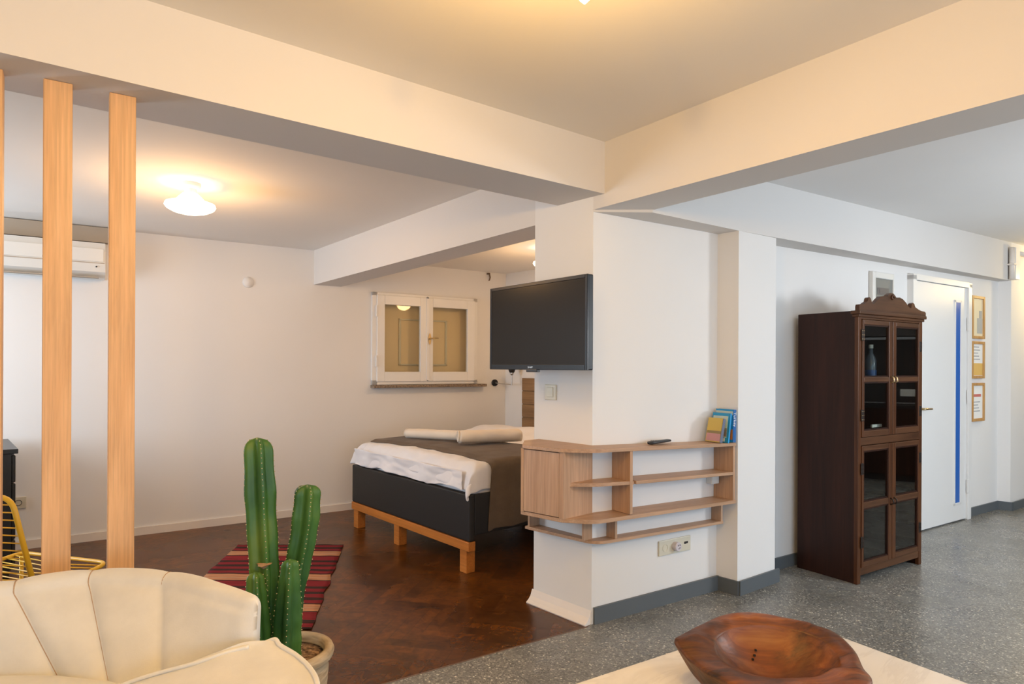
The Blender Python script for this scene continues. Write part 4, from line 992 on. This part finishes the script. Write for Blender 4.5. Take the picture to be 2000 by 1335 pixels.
# seat pad
bm = bmesh.new()
def seat(u, v):
    x = -1.60+u*0.66; y = 1.05+v*(0.655+0.03*(1-u)+0.03*math.sin(u*3.1)); 
    z = 0.50+0.045*math.sin(math.pi*min(1, v*0.95+0.05))**0.5*min(1, (1-v)*9+0.35)+0.01*math.sin(u*math.pi)
    return (x, y, z)
grid(bm, 26, 26, seat)
link_mesh('seat_cushion', bm, fabric('seat_velvet', (0.76, 0.76, 0.74), 0.75, 260, 0.12, 0.92, 0.35), sf, smooth=True)
link_mesh('seat_base', mbox(-1.58, -0.47, 1.08, 1.62, 0.14, 0.485, bev=0.03, seg=3), M['sofa'], sf, smooth=True)
for x, y in ((-1.5, 1.15), (-0.55, 1.15), (-1.35, 1.62), (-0.70, 1.52)):
    link_mesh('leg', mlathe([(0.014, 0), (0.022, 0.15)], 12, (x, y, 0)), M['iron'], sf)

# ------------------------------------------------------------------ yellow wire chair
yc = thing('wire_chair', 'yellow metal wire lounge chair behind the oak posts', 'chair')
Rr, Fr, NL_, NR_ = Vector((-1.885, 3.02, 0.425)), Vector((-2.415, 3.18, 0.425)), Vector((-2.50, 2.74, 0.40)), Vector((-1.955, 2.64, 0.40))
TR, TL = Vector((-2.015, 2.60, 0.815)), Vector((-2.60, 2.68, 0.815))
def rnd(pts, r=0.05, n=5, closed=True):
    out = []; k = len(pts)
    for i in range(k):
        p = pts[i]; a = pts[i-1]; b = pts[(i+1) % k]
        if not closed and i in (0, k-1): out.append(p); continue
        s = p+(a-p).normalized()*r; e = p+(b-p).normalized()*r
        out += [(1-t)**2*s+2*t*(1-t)*p+t*t*e for t in [j/n for j in range(n+1)]]
    return out
yf = link_mesh('seat_frame', mtube(rnd([Rr, Fr, NL_, NR_], 0.06), 0.009, 10, closed=True), M['yellow'], yc, smooth=True)
yb = link_mesh('back_frame', mtube(rnd([NR_+Vector((0.02, 0, -0.02)), TR, TL, NL_], 0.06, closed=False), 0.0105, 10), M['yellow'], yc, smooth=True)
bm = bmesh.new()
for i in range(1, 11):
    a = i/11; tube(bm, [NR_.lerp(Rr, a), NR_.lerp(Rr, a).lerp(NL_.lerp(Fr, a), 0.5)-Vector((0, 0, 0.018)), NL_.lerp(Fr, a)], 0.0032, 6)
link_mesh('seat_wires', bm, M['yellow'], yf, smooth=True)
bm = bmesh.new()
for i in range(1, 13):
    a = i/13; tube(bm, [NR_.lerp(TR, a), NL_.lerp(TL, a)], 0.0028, 6)
link_mesh('back_wires', bm, M['yellow'], yb, smooth=True)
for p, q in ((Rr, (0.05, 0.06)), (Fr, (-0.04, 0.06)), (NL_, (-0.05, -0.04)), (NR_, (0.04, -0.05))):
    link_mesh('leg', mtube([p+Vector((0, 0, -0.004)), (p.x+q[0], p.y+q[1], 0.0)], 0.009, 8), M['yellow'], yc, smooth=True)

# ------------------------------------------------------------------ black dresser
dk = unit((-0.53, 0.59))
ds = thing('dresser', 'black chest of drawers seen from its side at the left edge', 'dresser', (-3.12, 4.06, 0), dk)
DLn = 0.72
link_mesh('carcass', mbox(0.0, DLn, 0.022, 0.44, 0.06, 0.79), M['dresserblack'], ds)
link_mesh('top_board', mbox(-0.008, DLn+0.008, -0.012, 0.44, 0.79, 0.82, bev=0.003), M['dresserblack'], ds)
for i in range(4):
    q = link_mesh('drawer', mbox(0.006, DLn-0.006, 0.0, 0.022, 0.075+i*0.178, 0.245+i*0.178, bev=0.006), M['dresserblack'], ds)
for x in (0.03, DLn-0.07):
    for y in (0.03, 0.38): link_mesh('leg', mbox(x, x+0.04, y, y+0.04, 0, 0.062), M['dresserblack'], ds)

# ------------------------------------------------------------------ marble coffee table and carved bowl
dTb = unit((0.82, 0.523)); far = (1.022, 2.425)
tb = thing('coffee_table', 'white marble coffee table with rounded corners and wooden edge', 'table', (far[0], far[1], 0), dTb)
marble = mat('white_marble', (0.78, 0.70, 0.62), 0.22, spec=0.5)
vv = coords(marble, (1.5, 5, 3))
f1 = noise_tex(marble, vv, 1.0, 6, 0.6, 2.2)
setcol(marble, ramp(marble, f1, [(0.36, (0.80, 0.785, 0.755)), (0.47, (0.74, 0.72, 0.69)), (0.50, (0.80, 0.785, 0.755)), (0.8, (0.83, 0.815, 0.79))]))
def rrect(x0, x1, y0, y1, r, n=8):
    P = []
    for cx_, cy_, a0 in ((x1-r, y1-r, 0), (x0+r, y1-r, 90), (x0+r, y0+r, 180), (x1-r, y0+r, 270)):
        for k in range(n+1):
            a = math.radians(a0+90*k/n); P.append((cx_+r*math.cos(a), cy_+r*math.sin(a)))
    return P
TX, TY = 1.30, 0.68
bm = mprism(rrect(-TX, 0, -TY, 0, 0.06), 0.398, 0.42)
bmesh.ops.bevel(bm, geom=[e for e in bm.edges if abs(e.verts[0].co.z-e.verts[1].co.z) < 1e-6 and e.verts[0].co.z > 0.41], offset=0.004, segments=2, affect='EDGES')
link_mesh('marble_top', bm, marble, tb)
link_mesh('wooden_edge', mprism(rrect(-TX-0.004, 0.004, -TY-0.004, 0.004, 0.062), 0.360, 0.3979), M['orangewood'], tb)
for x in (-TX+0.08, -0.12):
    for y in (-TY+0.08, -0.12):
        link_mesh('leg', mlathe([(0.016, 0), (0.026, 0.362)], 14, (x+0.02, y+0.02, 0)), M['orangewood'], tb, smooth=True)

bw = thing('wooden_bowl', 'chunky hand-carved reddish wooden bowl on the marble table', 'bowl', (0.735, 1.835, 0.4205))
out = [(0.262, 0.030, 0.112), (0.258, 0.115, 0.124), (0.225, 0.165, 0.128), (0.15, 0.225, 0.132), (0.05, 0.262, 0.136), (-0.05, 0.245, 0.134), (-0.14, 0.185, 0.126), (-0.215, 0.120, 0.124), (-0.256, 0.072, 0.122), (-0.235, 0.0, 0.108), (-0.185, -0.10, 0.100), (-0.12, -0.19, 0.100), (0.0, -0.235, 0.104), (0.12, -0.225, 0.108), (0.205, -0.165, 0.116), (0.238, -0.06, 0.104)]
n_o = len(out)
def oc(a):
    x = a*n_o; i = int(x) % n_o; f = x-int(x)
    P = [Vector(out[(i+k) % n_o]) for k in (-1, 0, 1, 2)]
    return 0.5*((2*P[1])+(P[2]-P[0])*f+(2*P[0]-5*P[1]+4*P[2]-P[3])*f*f+(3*P[1]-P[0]-3*P[2]+P[3])*f**3)
cav = Vector((0.035, 0.035))
def bowl(a, b):
    R_ = oc(a); ang = math.atan2(R_.y-cav.y, R_.x-cav.x)
    inx, iny = 0.172, 0.140
    I = Vector((cav.x+inx*math.cos(ang), cav.y+iny*math.sin(ang), R_.z-0.006))
    nzv = noise.noise(Vector((R_.x*9, R_.y*9, b*3)))*0.010+noise.noise(Vector((R_.x*34, R_.y*34, b*9)))*0.005
    if b < 0.30:                                     # outer wall, bottom to rim
        w_ = b/0.30; s = 0.62+0.38*w_**0.7
        return Vector((R_.x*s, R_.y*s, R_.z*w_**1.1))+Vector((nzv*0.6, nzv*0.6, 0))*w_
    if b < 0.55:                                     # broad rim
        w_ = (b-0.30)/0.25; p = R_.lerp(I, w_)
        p.z += 0.010*math.sin(w_*math.pi)+nzv*math.sin(w_*math.pi); return p
    w_ = (b-0.55)/0.45; s = math.cos(w_*math.pi/2)
    zb_ = 0.022
    return Vector((cav.x+(I.x-cav.x)*s, cav.y+(I.y-cav.y)*s, zb_+(I.z-zb_)*(1-math.sin(w_*math.pi/2)**1.6)+nzv*0.3*s))
bm = bmesh.new(); V_ = grid(bm, 120, 46, bowl, closed_u=True)
bm.faces.new([V_[i][0] for i in range(120)][::-1])
bmesh.ops.remove_doubles(bm, verts=bm.verts, dist=0.0004)
bwm = mat('red_teak', (0.32, 0.10, 0.03), 0.42, spec=0.4)
gq = noise_tex(bwm, coords(bwm, (4, 20, 16)), 1.0, 6, 0.65, 1.0)
g2 = noise_tex(bwm, coords(bwm, (4, 4, 4)), 1.3, 3)
c1 = ramp(bwm, gq, [(0.30, (0.020, 0.010, 0.006)), (0.40, (0.105, 0.038, 0.014)), (0.55, (0.21, 0.068, 0.018)), (0.75, (0.30, 0.125, 0.035))])
setcol(bwm, mixc(bwm, 1.0, c1, ramp(bwm, g2, [(0.38, (0.45, 0.46, 0.48)), (0.58, (1.1, 1.05, 1.0))]), 'MULTIPLY')); bump(bwm, gq, 0.5, 0.004)
link_mesh('bowl_body', bm, bwm, bw, smooth=True)
link_mesh('knot_holes', boxes([(0.00, 0.006, 0.115, 0.12, 0.058, 0.063), (0.008, 0.013, 0.125, 0.131, 0.069, 0.074), (-0.008, -0.003, 0.105, 0.112, 0.05, 0.055)]), M['dark'], bw)

# ------------------------------------------------------------------ kitchen run on the side wall, seen mirrored in the cabinet panes
dSd = unit((S4[0]-FC2[0], S4[1]-FC2[1]))
kt = thing('kitchen_splashback', 'dark ribbed kitchen splashback mirrored in the cabinet panes', 'splashback', (*FC2, 0), dSd)
link_mesh('tile_panel', mbox(0.6, 5.4, -0.02, -0.001, 0.92, 1.72), mat('dark_tiles', (0.02, 0.018, 0.018), 0.4), kt)
kb = thing('kitchen_base_unit', 'dark brown kitchen base units mirrored in the cabinet panes', 'kitchen unit', (*FC2, 0), dSd)
link_mesh('unit_body', mbox(0.6, 5.4, -0.60, -0.022, 0.08, 0.87, bev=0.004), M['cab'], kb)
link_mesh('worktop', mbox(0.58, 5.42, -0.62, -0.022, 0.87, 0.91, bev=0.004), M['black'], kb)
link_mesh('plinth', mbox(0.62, 5.38, -0.55, -0.022, 0.0, 0.08), M['black'], kb)
ku = thing('kitchen_wall_unit', 'grey kitchen wall cabinet above the dark splashback', 'kitchen unit', (*FC2, 0), dSd)
link_mesh('unit_body', mbox(0.6, 5.4, -0.35, -0.001, 1.75, 2.15, bev=0.004), mat('slate_laminate', (0.06, 0.055, 0.055), 0.5), ku)
ko = thing('double_outlet', 'white double outlet on the dark kitchen splashback', 'outlet', (*along(FC2, dSd, 2.62, 0.021), 0), dSd)
link_mesh('plate', mbox(0, 0.20, -0.01, 0.0, 1.0, 1.09, bev=0.004), M['plastic'], ko)
socket_face(ko, 0.055, 1.045, M['cream']); socket_face(ko, 0.145, 1.045, M['cream'])
